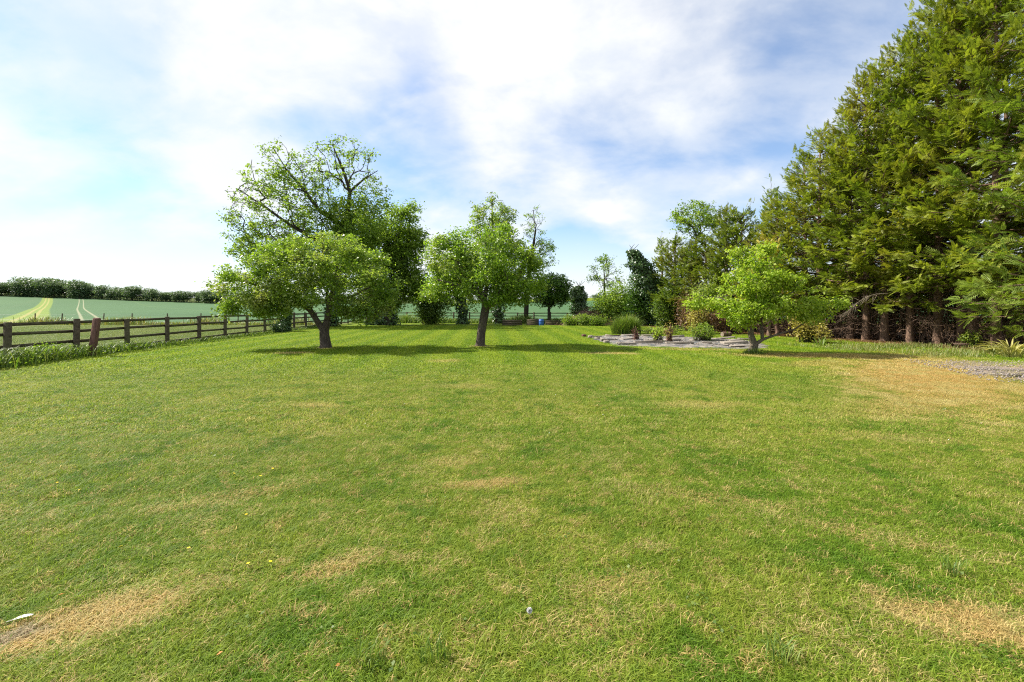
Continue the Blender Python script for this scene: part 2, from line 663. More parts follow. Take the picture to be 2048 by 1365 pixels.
m, nt, o = new_mat('turf')
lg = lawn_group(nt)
p = geo_pos(nt)
fine = noise(nt, p, 60.0, 4.0, 0.7)
mid = noise(nt, p, 12.0, 4.0, 0.6)
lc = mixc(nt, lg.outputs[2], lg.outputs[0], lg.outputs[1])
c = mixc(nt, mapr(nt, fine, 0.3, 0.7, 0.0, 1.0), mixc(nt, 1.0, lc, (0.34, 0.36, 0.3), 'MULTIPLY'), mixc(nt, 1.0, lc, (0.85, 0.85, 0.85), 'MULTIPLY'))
nt.links.new(bsdf(nt, c, 0.95, 0.1, bump(nt, math_n(nt, 'ADD', fine, mid), 0.8, 0.03)), o.inputs[0])

m, nt, o = new_mat('blade')
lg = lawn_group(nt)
t = attr(nt, 'tint')
r2 = math_n(nt, 'FRACT', math_n(nt, 'MULTIPLY', t, 17.31))
is_straw = math_n(nt, 'LESS_THAN', r2, lg.outputs[2])
spy = nt.nodes.new('ShaderNodeSeparateXYZ'); nt.links.new(geo_pos(nt), spy.inputs[0])
soft = mapr(nt, spy.outputs[1], 4.0, 9.0, 0.0, 0.85)
smix = math_n(nt, 'ADD', math_n(nt, 'MULTIPLY', is_straw, math_n(nt, 'SUBTRACT', 1.0, soft)), math_n(nt, 'MULTIPLY', lg.outputs[2], soft))
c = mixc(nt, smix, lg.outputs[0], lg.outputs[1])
c = mixc(nt, mapr(nt, t, 0.0, 0.55), mixc(nt, 1.0, c, (0.48, 0.60, 0.46), 'MULTIPLY'), c)
c = mixc(nt, 1.0, c, (1.24, 1.24, 1.15), 'MULTIPLY')
s = bsdf(nt, c, 0.55, 0.25)
tr = nt.nodes.new('ShaderNodeBsdfTranslucent')
nt.links.new(c, tr.inputs[0])
mx = nt.nodes.new('ShaderNodeMixShader'); mx.inputs[0].default_value = 0.5
nt.links.new(s, mx.inputs[1]); nt.links.new(tr.outputs[0], mx.inputs[2]); nt.links.new(mx.outputs[0], o.inputs[0])

leaf_mat('tall_grass', (0.07, 0.15, 0.02), (0.13, 0.22, 0.03), (0.25, 0.29, 0.07), 0.35)
leaf_mat('verge_grass', (0.10, 0.16, 0.03), (0.16, 0.22, 0.05), (0.36, 0.30, 0.12), 0.3)
leaf_mat('apple_leaf', (0.085, 0.170, 0.016), (0.195, 0.315, 0.030), (0.38, 0.47, 0.10), 0.5, (0.38, 0.34, 0.17), 0.9, 0.5, rough=0.4, spec=0.5)
leaf_mat('mid_apple_leaf', (0.075, 0.165, 0.013), (0.175, 0.315, 0.023), (0.36, 0.47, 0.08), 0.5, (0.36, 0.34, 0.14), 0.9, 0.4, rough=0.4, spec=0.5)
leaf_mat('lime_leaf', (0.14, 0.26, 0.014), (0.275, 0.405, 0.026), (0.46, 0.53, 0.10), 0.52, None)
leaf_mat('ash_leaf', (0.085, 0.165, 0.018), (0.185, 0.295, 0.034), (0.32, 0.41, 0.085), 0.52)
leaf_mat('deep_leaf', (0.03, 0.082, 0.012), (0.065, 0.145, 0.018), (0.14, 0.23, 0.042), 0.42)
leaf_mat('ivy_leaf', (0.022, 0.062, 0.014), (0.048, 0.11, 0.022), (0.12, 0.18, 0.06), 0.25, rough=0.35, spec=0.5)
leaf_mat('hedge_leaf', (0.045, 0.10, 0.014), (0.10, 0.175, 0.022), (0.20, 0.265, 0.05), 0.45)
leaf_mat('hazed_far_leaf', (0.055, 0.10, 0.052), (0.095, 0.155, 0.072), (0.16, 0.225, 0.105), 0.35)  # bluish and lightened: distance haze is mixed into the leaf colour
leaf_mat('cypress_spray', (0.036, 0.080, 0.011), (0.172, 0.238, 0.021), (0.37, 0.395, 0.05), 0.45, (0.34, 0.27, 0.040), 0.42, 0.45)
leaf_mat('dull_cypress_spray', (0.048, 0.10, 0.012), (0.14, 0.20, 0.022), (0.26, 0.30, 0.045), 0.4, (0.22, 0.175, 0.04), 0.5, 0.5)
leaf_mat('gold_spray', (0.20, 0.17, 0.016), (0.36, 0.30, 0.025), (0.52, 0.43, 0.05), 0.30)
leaf_mat('hemlock_spray', (0.075, 0.145, 0.016), (0.18, 0.265, 0.03), (0.34, 0.38, 0.08), 0.46)
leaf_mat('yellow_leaf', (0.22, 0.19, 0.03), (0.36, 0.30, 0.06), (0.52, 0.45, 0.14), 0.35)
leaf_mat('strap_leaf', (0.10, 0.17, 0.04), (0.23, 0.27, 0.07), (0.50, 0.44, 0.16), 0.3)
leaf_mat('dead_leaf', (0.10, 0.055, 0.028), (0.19, 0.105, 0.05), (0.30, 0.18, 0.085), 0.2)
bark_mat('apple_bark', (0.045, 0.034, 0.026), (0.155, 0.125, 0.098), (0.12, 0.115, 0.06))
bark_mat('pale_bark', (0.085, 0.068, 0.050), (0.225, 0.185, 0.14), (0.15, 0.14, 0.08))
bark_mat('conifer_bark', (0.075, 0.046, 0.032), (0.285, 0.185, 0.13), None, 7.0)
bark_mat('dark_bark', (0.025, 0.020, 0.015), (0.085, 0.068, 0.05), (0.06, 0.075, 0.03))
bark_mat('dead_wood', (0.10, 0.065, 0.045), (0.24, 0.16, 0.115))
bark_mat('bleached_wood', (0.17, 0.135, 0.095), (0.33, 0.27, 0.20))

m, nt, o = new_mat('fence_wood')
p = geo_pos(nt)
n1 = noise(nt, vmap(nt, p, scl=(1, 0.15, 0.4)), 34.0, 5.0, 0.65)
n2 = noise(nt, p, 2.2, 3.0, 0.6)
c = mixc(nt, mapr(nt, n1, 0.3, 0.7), (0.045, 0.036, 0.023), (0.135, 0.110, 0.072))
c = mixc(nt, mapr(nt, n2, 0.5, 0.7, 0, 0.65), c, (0.10, 0.105, 0.045))
nt.links.new(bsdf(nt, c, 0.9, 0.15, bump(nt, n1, 0.7, 0.01)), o.inputs[0])
m, nt, o = new_mat('red_wood')
p = geo_pos(nt)
n1 = noise(nt, vmap(nt, p, scl=(1, 1, 0.25)), 26.0, 5.0, 0.65)
c = mixc(nt, mapr(nt, n1, 0.3, 0.7), (0.07, 0.035, 0.028), (0.21, 0.115, 0.085))
nt.links.new(bsdf(nt, c, 0.9, 0.15, bump(nt, n1, 0.8, 0.02)), o.inputs[0])

m, nt, o = new_mat('stone')
p = geo_pos(nt)
n1 = noise(nt, p, 9.0, 6.0, 0.65)
n2 = noise(nt, p, 1.2, 2.0)
c = mixc(nt, mapr(nt, n1, 0.3, 0.7), (0.13, 0.112, 0.095), (0.34, 0.295, 0.25))
c = mixc(nt, mapr(nt, n2, 0.45, 0.6, 0, 0.5), c, (0.26, 0.22, 0.17))
nt.links.new(bsdf(nt, c, 0.85, 0.25, bump(nt, n1, 0.7, 0.02)), o.inputs[0])
m, nt, o = new_mat('membrane')
p = geo_pos(nt)
n1 = noise(nt, p, 3.0, 6.0, 0.65, 0.6)
n2 = noise(nt, p, 18.0, 3.0, 0.65)
c = mixc(nt, mapr(nt, n1, 0.42, 0.62), (0.055, 0.06, 0.068), (0.33, 0.28, 0.225))
c = mixc(nt, mapr(nt, n2, 0.45, 0.7, 0, 0.5), c, (0.16, 0.155, 0.15))
nt.links.new(bsdf(nt, c, 0.6, 0.4, bump(nt, n1, 0.8, 0.04)), o.inputs[0])
m, nt, o = new_mat('gravel')
p = geo_pos(nt)
vo = nt.nodes.new('ShaderNodeTexVoronoi'); vo.inputs['Scale'].default_value = 34.0
nt.links.new(p, vo.inputs['Vector'])
n1 = noise(nt, p, 0.9, 4.0, 0.6)
c = mixc(nt, vo.outputs[1], (0.14, 0.115, 0.10), (0.29, 0.235, 0.19))
c = mixc(nt, mapr(nt, n1, 0.45, 0.62, 0, 0.7), c, (0.29, 0.21, 0.12))
nt.links.new(bsdf(nt, c, 0.9, 0.2, bump(nt, vo.outputs[0], 0.8, 0.02)), o.inputs[0])
m, nt, o = new_mat('pebble')
t = attr(nt, 'tint')
nt.links.new(bsdf(nt, mixc(nt, t, (0.12, 0.105, 0.10), (0.34, 0.29, 0.25)), 0.85, 0.25), o.inputs[0])
m, nt, o = new_mat('blue_plastic')
n1 = noise(nt, geo_pos(nt), 6.0, 3.0)
nt.links.new(bsdf(nt, mixc(nt, n1, (0.012, 0.075, 0.30), (0.03, 0.13, 0.42)), 0.45, 0.5), o.inputs[0])
m, nt, o = new_mat('white_fluff')
nt.links.new(bsdf(nt, (0.82, 0.81, 0.78), 0.9, 0.1), o.inputs[0])
m, nt, o = new_mat('petal_yellow')
nt.links.new(bsdf(nt, (0.80, 0.56, 0.02), 0.6, 0.2), o.inputs[0])
m, nt, o = new_mat('petal_white')
nt.links.new(bsdf(nt, (0.80, 0.80, 0.76), 0.7, 0.2), o.inputs[0])
m, nt, o = new_mat('orange_leaf')
nt.links.new(bsdf(nt, (0.55, 0.20, 0.06), 0.7, 0.2), o.inputs[0])
m, nt, o = new_mat('wire')
nt.links.new(bsdf(nt, (0.16, 0.15, 0.14), 0.5, 0.4), o.inputs[0])

m, nt, o = new_mat('crop')
p = geo_pos(nt)
sp2 = nt.nodes.new('ShaderNodeSeparateXYZ'); nt.links.new(p, sp2.inputs[0])
n1 = noise(nt, p, 0.02, 3.0, 0.5)
n2 = noise(nt, vmap(nt, p, rot=(0, 0, 0.78), scl=(1, 0.12, 1)), 0.35, 4.0, 0.6)
n3 = noise(nt, p, 2.5, 3.0, 0.6)
c = mixc(nt, mapr(nt, n1, 0.35, 0.65), (0.042, 0.104, 0.036), (0.062, 0.132, 0.045))
c = mixc(nt, mapr(nt, n2, 0.4, 0.65, 0, 0.5), c, (0.075, 0.14, 0.048))
c = mixc(nt, mapr(nt, n3, 0.35, 0.65, 0, 0.45), c, (0.05, 0.105, 0.035))
n4 = noise(nt, vmap(nt, p, rot=(0, 0, 0.75), scl=(1, 0.02, 1)), 1.1, 2.0, 0.6)
c = mixc(nt, mapr(nt, n4, 0.42, 0.62, 0, 0.45), c, (0.055, 0.11, 0.045))


def line_dist(nt, ax_, ay_, bx_, by_, wobble):
    """sideways metres from the line through A and B (measured along x)"""
    k = (bx_ - ax_) / (by_ - ay_)
    lx = math_n(nt, 'MULTIPLY_ADD', sp2.outputs[1], k, ax_ - k * ay_)
    d = math_n(nt, 'SUBTRACT', sp2.outputs[0], lx)
    return math_n(nt, 'ADD', d, wobble)


wv = math_n(nt, 'MULTIPLY', math_n(nt, 'SUBTRACT', noise(nt, p, 0.006, 0.0), 0.5), 2.0)
d = line_dist(nt, -65.7, 62.0, -240.0, 235.0, wv)
ad = math_n(nt, 'ABSOLUTE', d)
trackc = mixc(nt, mapr(nt, n3, 0.35, 0.65), (0.115, 0.185, 0.026), (0.175, 0.225, 0.036))
c = mixc(nt, mapr(nt, ad, 2.9, 2.4), c, trackc)
rut = math_n(nt, 'ABSOLUTE', math_n(nt, 'SUBTRACT', ad, 0.75))
c = mixc(nt, mapr(nt, rut, 0.42, 0.22, 0, 0.85), c, (0.27, 0.25, 0.075))
for off in (-0.95, 0.95):
    d2 = math_n(nt, 'ABSOLUTE', math_n(nt, 'SUBTRACT', line_dist(nt, -58.0, 62.0, -223.0, 235.0, wv), off))
    c = mixc(nt, mapr(nt, d2, 0.30, 0.12, 0, 0.6), c, (0.33, 0.31, 0.20))
for q in range(1, 6):
    d3 = math_n(nt, 'ABSOLUTE', math_n(nt, 'SUBTRACT', line_dist(nt, -58.0 + 26 * q, 62.0, -223.0 + 26 * q, 235.0, wv), 0.0))
    c = mixc(nt, mapr(nt, d3, 1.0, 0.5, 0, 0.25), c, (0.10, 0.16, 0.05))
for q in (1, 2):
    d3 = math_n(nt, 'ABSOLUTE', math_n(nt, 'SUBTRACT', line_dist(nt, -58.0 - 22 * q, 62.0, -223.0 - 22 * q, 235.0, wv), 0.0))
    c = mixc(nt, mapr(nt, d3, 1.0, 0.5, 0, 0.35), c, (0.07, 0.12, 0.045))
nt.links.new(bsdf(nt, c, 0.9, 0.15, bump(nt, n3, 0.6, 0.2)), o.inputs[0])


# ------------------------------------------------------------------ ground, field, bed, gravel
def crest(x):
    return np.interp(x, [-600, -270, -141, 0, 45, 400], [14.0, 7.6, 2.85, 3.4, 4.7, 7.0])


def terrain(x, y):
    t = np.clip((y - 46) / 194.0, 0, 1)
    s = t ** 1.35
    beyond = np.clip((y - 240) / 260.0, 0, 4)
    return crest(x) * s - 3.0 * beyond ** 1.2 + 2.6 * np.clip((y - 244) / 20.0, 0, 1)


def sheet(name, xs, ys, mat, dz=0.0, keep=None):
    X, Y = np.meshgrid(xs, ys)
    Z = terrain(X, Y) + dz
    V = np.c_[X.ravel(), Y.ravel(), Z.ravel()]
    nx, ny = len(xs), len(ys)
    i = (np.arange(ny - 1)[:, None] * nx + np.arange(nx - 1)[None, :]).ravel()
    Q = np.stack([i, i + 1, i + nx + 1, i + nx], -1)
    if keep is not None:
        cxy = V[Q].mean(1)
        Q = Q[keep(cxy[:, 0], cxy[:, 1])]
    return mk_mesh(name, V, Q, mat, smooth=True)


def spread(a, b, n, k=1.6):
    t = np.linspace(-1, 1, n)
    t = np.sign(t) * np.abs(t) ** k
    return (a + b) / 2 + t * (b - a) / 2


ground = add('ground', sheet('ground', spread(-900, 900, 91, 2.2), np.concatenate([np.linspace(-30, 46, 12), np.linspace(50, 240, 40), np.linspace(244, 268, 5), np.linspace(290, 1500, 20)]), MATS['turf']))
tag(ground, 'yellow-green mown lawn running from the camera to the back fence', None, None, 'structure')

cxs = np.concatenate([np.linspace(-560, -30, 90), np.linspace(-27, 320, 60)])
cys = np.concatenate([np.linspace(0, 1, 24) ** 1.5 * 200])
X, T_ = np.meshgrid(cxs, cys)
Y0 = np.interp(X, [-60, -22, -16.5, 8, 40], [39.5, 40.5, 48.0, 47.0, 45.0])
Y = Y0 + T_
Z = terrain(X, Y) + 0.22 * np.clip((Y - Y0) / 0.8, 0.02, 1) + 0.004
nx, ny = len(cxs), len(cys)
i = (np.arange(ny - 1)[:, None] * nx + np.arange(nx - 1)[None, :]).ravel()
field = add('crop_field', mk_mesh('crop_field', np.c_[X.ravel(), Y.ravel(), Z.ravel()], np.stack([i, i + 1, i + nx + 1, i + nx], -1), MATS['crop'], smooth=True))
tag(field, 'blue-green crop field rising to the wood on the hill', None, None, 'structure')

BED = np.array([(3.75, 22.6), (3.85, 20.2), (4.15, 17.5), (6.4, 16.7), (8.4, 16.2), (9.2, 16.6), (9.9, 17.8), (10.6, 19.6), (10.5, 21.2), (9.0, 22.4), (6.3, 24.0), (4.6, 23.7)])


def poly_sheet(name, pts, mat, z, rng, rough=0.03, jag=0.12):
    P = []
    n = len(pts)
    for a in range(n):
        for t in np.linspace(0, 1, 6)[:-1]:
            P.append(pts[a] * (1 - t) + pts[(a + 1) % n] * t)
    P = np.array(P) + rng.normal(0, jag, (len(P), 2))
    c = pts.mean(0)
    rings = [P, c + (P - c) * 0.85, c + (P - c) * 0.6, c + (P - c) * 0.3]
    V = []
    for k, r_ in enumerate(rings):
        V.append(np.c_[r_, z + (rng.uniform(0, rough, len(r_)) if k else np.full(len(r_), -0.02))])
    V.append(np.array([[c[0], c[1], z]]))
    m_ = len(P)
    V = np.concatenate(V)
    Q = [[k * m_ + q, k * m_ + (q + 1) % m_, (k + 1) * m_ + (q + 1) % m_, (k + 1) * m_ + q] for k in range(3) for q in range(m_)]
    T = [[3 * m_ + q, 3 * m_ + (q + 1) % m_, 4 * m_] for q in range(m_)]
    return mk_mesh(name, V, [np.array(Q), np.array(T)], mat, smooth=True)


rng = np.random.default_rng(5)
bed = add('planting_bed', poly_sheet('planting_bed', BED, MATS['membrane'], 0.03, rng, 0.05))
tag(bed, 'bare planting bed covered with dark weed membrane and dust', None, None, 'structure')
GRAV = np.array([(11.2, 12.75), (12.6, 12.7), (15.0, 12.2), (19.0, 12.0), (22, 9.0), (16, 6.4), (10.6, 8.4), (9.9, 9.3), (10.5, 10.8), (10.8, 12.0)])
GRAV_IN = GRAV.mean(0) + (GRAV - GRAV.mean(0)) * 0.86
grav = add('gravel_drive', poly_sheet('gravel_drive', GRAV, MATS['gravel'], 0.010, rng, 0.008, 0.16))
tag(grav, 'worn grey gravel at the edge of the dry grass', None, None, 'structure')
ICO = None


def inside(pts, x, y):
    n = len(pts)
    r_ = np.zeros(np.shape(x), bool)
    j = n - 1
    for i_ in range(n):
        xi, yi = pts[i_]; xj, yj = pts[j]
        with np.errstate(divide='ignore', invalid='ignore'):
            c_ = ((yi > y) != (yj > y)) & (x < (xj - xi) * (y - yi) / (yj - yi + 1e-12) + xi)
        r_ ^= c_
        j = i_
    return r_


OCT_V = np.array([[1, 0, 0], [-1, 0, 0], [0, 1, 0], [0, -1, 0], [0, 0, 1], [0, 0, -1]], float)
OCT_T = np.array([[0, 2, 4], [2, 1, 4], [1, 3, 4], [3, 0, 4], [2, 0, 5], [1, 2, 5], [3, 1, 5], [0, 3, 5]])


def pebbles(n, pts, size, rng, z=0.02):
    lo, hi = pts.min(0), pts.max(0)
    xy = rng.uniform(lo, hi, (n * 3, 2))
    xy = xy[inside(pts, xy[:, 0], xy[:, 1])][:n]
    n = len(xy)
    s = size * rng.uniform(0.5, 1.4, (n, 1, 1)) * rng.uniform(0.6, 1.3, (n, 1, 3)) * np.array([1, 1, 0.6])
    V = OCT_V[None] * s + rng.normal(0, size * 0.12, (n, 6, 3)) + np.c_[xy, np.full(n, z)][:, None, :]
    Tt = (OCT_T[None] + np.arange(n)[:, None, None] * 6).reshape(-1, 3)
    return mk_mesh('gravel', V.reshape(-1, 3), Tt, MATS['pebble'], np.repeat(rng.uniform(0, 1, n), 6))


pb = add('gravel', pebbles(5200, GRAV.mean(0) + (GRAV - GRAV.mean(0)) * 1.06, 0.022, rng))
tag(pb, 'loose grey and buff gravel on the drive', 'gravel', None, 'stuff')
pb = add('gravel', pebbles(500, BED, 0.03, rng, 0.06))
tag(pb, 'loose stone chippings scattered over the planting bed', 'gravel', None, 'stuff')

# ------------------------------------------------------------------ lawn blades (tiles set out by geometry nodes)
proto_col = bpy.data.collections.new('grass_tiles')


def grass_tile(size, n, h, w, rng, lean=0.9, flat=0.55):
    base = np.c_[rng.uniform(-size / 2, size / 2, (n, 2)), np.zeros(n)]
    hh = h * rng.uniform(0.45, 1.25, n) * np.where(rng.random(n) < 0.04, 1.6, 1.0)
    a = rng.uniform(0, 2 * np.pi, n)
    d = np.c_[np.cos(a), np.sin(a), np.zeros(n)]
    b = np.c_[-np.sin(a), np.cos(a), np.zeros(n)]
    ln = rng.uniform(0.15, lean, n)[:, None] * hh[:, None]
    ww = (w * rng.uniform(0.6, 1.3, n))[:, None]
    up = np.array([0, 0, 1.0])
    mid_ = base + d * ln * 0.35 + up * hh[:, None] * 0.6
    tipz = np.where(rng.random(n) < flat, rng.uniform(0.55, 0.85, n), 1.0)[:, None]
    tip = base + d * ln * 1.25 + up * hh[:, None] * tipz
    V = np.stack([base - b * ww / 2, base + b * ww / 2, mid_ + b * ww * 0.42, mid_ - b * ww * 0.42, tip], 1).reshape(-1, 3)
    k = np.arange(n)[:, None] * 5
    Q = k + np.array([[0, 1, 2, 3]])
    Tt = k + np.array([[3, 2, 4]])
    t = np.repeat(rng.uniform(0, 1, n), 5)
    return mk_mesh('grass_tile', V, [Q, Tt], MATS['blade'], t)


rng = np.random.default_rng(11)
TILES = [(0.74, 7600, 0.030, 0.0034, 1.7), (0.74, 7600, 0.034, 0.0034, 1.6), (0.74, 7000, 0.027, 0.0036, 1.9),
         (1.5, 10000, 0.034, 0.006, 1.5), (1.5, 10000, 0.030, 0.006, 1.7),
         (3.0, 11000, 0.042, 0.013, 1.2), (3.0, 11000, 0.038, 0.013, 1.4)]
for k, (sz, n, h, w, ln) in enumerate(TILES):
    ob = bpy.data.objects.new('grass_tile_%d' % k, grass_tile(sz, n, h, w, rng, ln))
    proto_col.objects.link(ob)

pts, idx, rot, scl = [], [], [], []


def put(x0, x1, y0, y1, st, choices, jit=0.03):
    for yy in np.arange(y0, y1, st):
        for xx in np.arange(x0, x1, st):
            if abs(xx) > 1.2 * (yy + st) + 0.9: continue
            if inside(BED, np.array([xx]), np.array([yy]))[0] or inside(GRAV_IN, np.array([xx]), np.array([yy]))[0]: continue
            if xx > HEDGE_A - HEDGE_B * yy - 1.6: continue
            zs = 1.0
            for (ex, ey, a_, b_, an, am) in DRY:
                dx, dy = xx - ex, yy - ey
                u = (dx * math.cos(an) + dy * math.sin(an)) / (a_ + 0.1); v = (-dx * math.sin(an) + dy * math.cos(an)) / (b_ + 0.1)
                if u * u + v * v < 1: zs = min(zs, 1 - 0.35 * am)
            pts.append((xx + rng.normal(0, jit * st), yy + rng.normal(0, jit * st), 0.0))
            idx.append(int(rng.choice(choices)))
            rot.append(rng.uniform(0, 6.283))
            scl.append((1.0 * rng.uniform(0.95, 1.15), 1.0 * rng.uniform(0.95, 1.15), zs * rng.uniform(0.8, 1.2)))


put(-8, 8, 1.0, 5.2, 0.5, [0, 1, 2])
put(-15, 15, 5.2, 11.0, 1.0, [3, 4])
put(-36, 26, 11.0, 37.0, 2.0, [5, 6])
me = bpy.data.meshes.new('lawn_grass')
me.from_pydata(pts, [], [])
a = me.attributes.new('idx', 'INT', 'POINT'); a.data.foreach_set('value', np.array(idx, dtype=np.int32))
a = me.attributes.new('rotv', 'FLOAT_VECTOR', 'POINT'); a.data.foreach_set('vector', np.c_[np.zeros(len(rot)), np.zeros(len(rot)), rot].astype(np.float32).ravel())
a = me.attributes.new('sclv', 'FLOAT_VECTOR', 'POINT'); a.data.foreach_set('vector', np.array(scl, dtype=np.float32).ravel())
lawn = add('lawn_grass', me)
tag(lawn, 'short mown grass blades of the yellow-green lawn', 'grass', None, 'stuff')
gn = bpy.data.node_groups.new('set_out_grass', 'GeometryNodeTree')
gn.interface.new_socket('Geometry', in_out='INPUT', socket_type='NodeSocketGeometry')
gn.interface.new_socket('Geometry', in_out='OUTPUT', socket_type='NodeSocketGeometry')
gi, goo = gn.nodes.new('NodeGroupInput'), gn.nodes.new('NodeGroupOutput')
iop = gn.nodes.new('GeometryNodeInstanceOnPoints')
ci = gn.nodes.new('GeometryNodeCollectionInfo')
ci.inputs[0].default_value = proto_col
ci.inputs[1].default_value = True
ci.inputs[2].default_value = True


def named(nm, tp):
    n = gn.nodes.new('GeometryNodeInputNamedAttribute'); n.data_type = tp; n.inputs[0].default_value = nm
    return n.outputs[0]


gn.links.new(gi.outputs[0], iop.inputs['Points'])
gn.links.new(ci.outputs[0], iop.inputs['Instance'])
iop.inputs['Pick Instance'].default_value = True
gn.links.new(named('idx', 'INT'), iop.inputs['Instance Index'])
e2r = gn.nodes.new('FunctionNodeEulerToRotation')
gn.links.new(named('rotv', 'FLOAT_VECTOR'), e2r.inputs[0])
gn.links.new(e2r.outputs[0], iop.inputs['Rotation'])
gn.links.new(named('sclv', 'FLOAT_VECTOR'), iop.inputs['Scale'])
gn.links.new(iop.outputs[0], goo.inputs[0])
md = lawn.modifiers.new('set_out', 'NODES')
md.node_group = gn


def blades(C, h, w, rng, lean=0.5, up_var=0.4):
    """long grass or strap leaves as four-point curved ribbons"""
    n = len(C)
    h = np.broadcast_to(np.asarray(h, float), (n,)) * rng.uniform(1 - up_var, 1 + up_var, n)
    a = rng.uniform(0, 2 * np.pi, n)
    d = np.c_[np.cos(a), np.sin(a), np.zeros(n)]; b = np.c_[-np.sin(a), np.cos(a), np.zeros(n)]
    l = (rng.uniform(0.05, lean, n) * h)[:, None]; H = h[:, None]
    w = (np.broadcast_to(np.asarray(w, float), (n,)) * rng.uniform(0.6, 1.3, n))[:, None]
    up = np.array([0, 0, 1.0])
    p1 = C + d * l * 0.3 + up * H * 0.5; p2 = C + d * l * 0.8 + up * H * 0.85; p3 = C + d * l * 1.5 + up * H * 0.97
    V = np.stack([C - b * w / 2, C + b * w / 2, p1 + b * w / 2, p1 - b * w / 2, p2 + b * w * 0.35, p2 - b * w * 0.35, p3], 1).reshape(-1, 3)
    k = np.arange(n)[:, None] * 7
    Q = np.concatenate([k + np.array([[0, 1, 2, 3]]), k + np.array([[3, 2, 4, 5]])])
    Tt = k + np.array([[5, 4, 6]])
    return V, Q, Tt, np.repeat(rng.uniform(0, 1, n), 7)


# ------------------------------------------------------------------ fences
FH = 1.16
rail_z = (0.15, 0.46, 0.78, 1.05)


def fence(name, label, pts, post_w, seed, nrail=4, height=FH, side=1.0):
    """pts: post feet in order; rails span bay by bay on the outer face"""
    rng = np.random.default_rng(seed)
    root = empty(name, (pts[0][0], pts[0][1], 0))
    tag(root, label, 'fence')
    o0 = np.array([pts[0][0], pts[0][1], 0.0])
    V, Q, T = bevel_box(post_w, post_w * 0.72, height, 0.012, rng, 0.002)
    pm = [mk_mesh('post', *(lambda z: (z[0], [z[1], z[2]]))(bevel_box(post_w, post_w * 0.72, height, 0.012, rng, 0.003)), MATS['fence_wood']) for _ in range(3)]
    for k, (x, y) in enumerate(pts):
        p = add('post', pm[k % 3], root)
        a = pts[min(k + 1, len(pts) - 1)]; b = pts[max(k - 1, 0)]
        ang = math.atan2(a[1] - b[1], a[0] - b[0])
        p.location = (x - o0[0], y - o0[1], -0.03)
        p.rotation_euler = (rng.normal(0, 0.012), rng.normal(0, 0.012), ang)
        p.scale = (1, 1, rng.uniform(0.97, 1.04))
    zs = rail_z if nrail == 4 else (0.36, 0.66, 0.94)
    for k in range(len(pts) - 1):
        a, b = np.array(pts[k]), np.array(pts[k + 1])
        L = np.linalg.norm(b - a)
        u = (b - a) / L
        nrm = np.array([-u[1], u[0]]) * side
        for z in zs:
            V = box_v(L + 0.04, 0.04, 0.085, rng=rng, j=0.003)
            r_ = add('rail', mk_mesh('rail', V, BOXQ, MATS['fence_wood']), root)
            c = (a + b) / 2 + nrm * (post_w * 0.36 + 0.023 + 0.004 * (k % 2))
            r_.location = (c[0] - o0[0], c[1] - o0[1], z + rng.normal(0, 0.012))
            r_.rotation_euler = (0, rng.normal(0, 0.008), math.atan2(u[1], u[0]))
    return root


left_pts = [(fence_x(11.77 + 2.0 * k), 11.77 + 2.0 * k) for k in range(-1, 18)]
fence('post_and_rail_fence', 'weathered four-rail wooden fence along the left side of the lawn', left_pts, 0.14, 3, 4, FH, 1.0)
cx0, cy0 = left_pts[-1]
back_pts = [(cx0 + 1.55 * k + 0.35, cy0 - 0.6 - 0.17 * k) for k in range(0, 21)]
fence('post_and_rail_fence', 'dark three-rail wooden fence across the far end of the garden', back_pts, 0.13, 4, 3, 1.05, 1.0)
# leaning red-brown post
V, Q, T = bevel_box(0.16, 0.14, 1.22, 0.02, np.random.default_rng(8), 0.006)
p = add('leaning_post', mk_mesh('leaning_post', V, [Q, T], MATS['red_wood']), None, (ax(183, 13.9), 13.9, -0.04))
p.rotation_euler = (0.02, R(7), 0.3)
tag(p, 'reddish rotten post leaning beside the left rail fence', 'post')
# thin stakes of the paddock wire fence
stake_me = mk_mesh('stake', *(lambda z: (z[0], [z[1], z[2]]))(bevel_box(0.07, 0.07, 1.0, 0.01)), MATS['fence_wood'])
rng = np.random.default_rng(21)
root = empty('wire_fence', (-50, 39.2, 0))
tag(root, 'thin stake and wire fence between paddock and crop field', 'fence')
for k in range(12):
    s_ = add('stake', stake_me, root)
    s_.location = (k * 2.9 + rng.normal(0, 0.2), rng.normal(0, 0.05), -0.02)
    s_.rotation_euler = (0, rng.normal(0, 0.06), 0)
for z in (0.45, 0.85):
    V, Q, T = tube(np.array([[-1, 0, z], [16, 0, z - 0.03], [33, 0, z]]), [0.008] * 3, 4)
    add('wire', mk_mesh('wire', V, [Q, T], MATS['wire']), root)

# rough weeds along the foot of the fences
rng = np.random.default_rng(31)
mb = MB()
yy = 10.4 + 26 * rng.uniform(0, 1, 5200) ** 1.7
near = np.clip((19 - yy) / 8.0, 0.0, 1.0)
C = np.c_[fence_x(yy) + 0.05 + rng.normal(0, 1, len(yy)) * (0.14 + 0.16 * near) + 0.15 * near, yy, np.zeros(len(yy))]
V, Q, T, t = blades(C, 0.16 + 0.24 * near, 0.016, rng, 0.9)
mb.add(V, Q, T, t)
tag(add('fence_weeds', mb.mesh('fence_weeds', MATS['tall_grass'])), 'long rough grass along the foot of the left fence', 'grass', None, 'stuff')
yy = 10.4 + 26 * rng.uniform(0, 1, 9000) ** 1.6
near = np.clip((20 - yy) / 8.0, 0.12, 1.0)
lump = 0.55 + 0.9 * (np.sin(yy * 2.1) * 0.5 + 0.5) * rng.uniform(0.4, 1, len(yy))
C = np.c_[fence_x(yy) + 0.22 * near + rng.normal(0, 1, len(yy)) * (0.10 + 0.17 * near), yy, rng.uniform(0.02, 0.44, len(yy)) * near * lump]
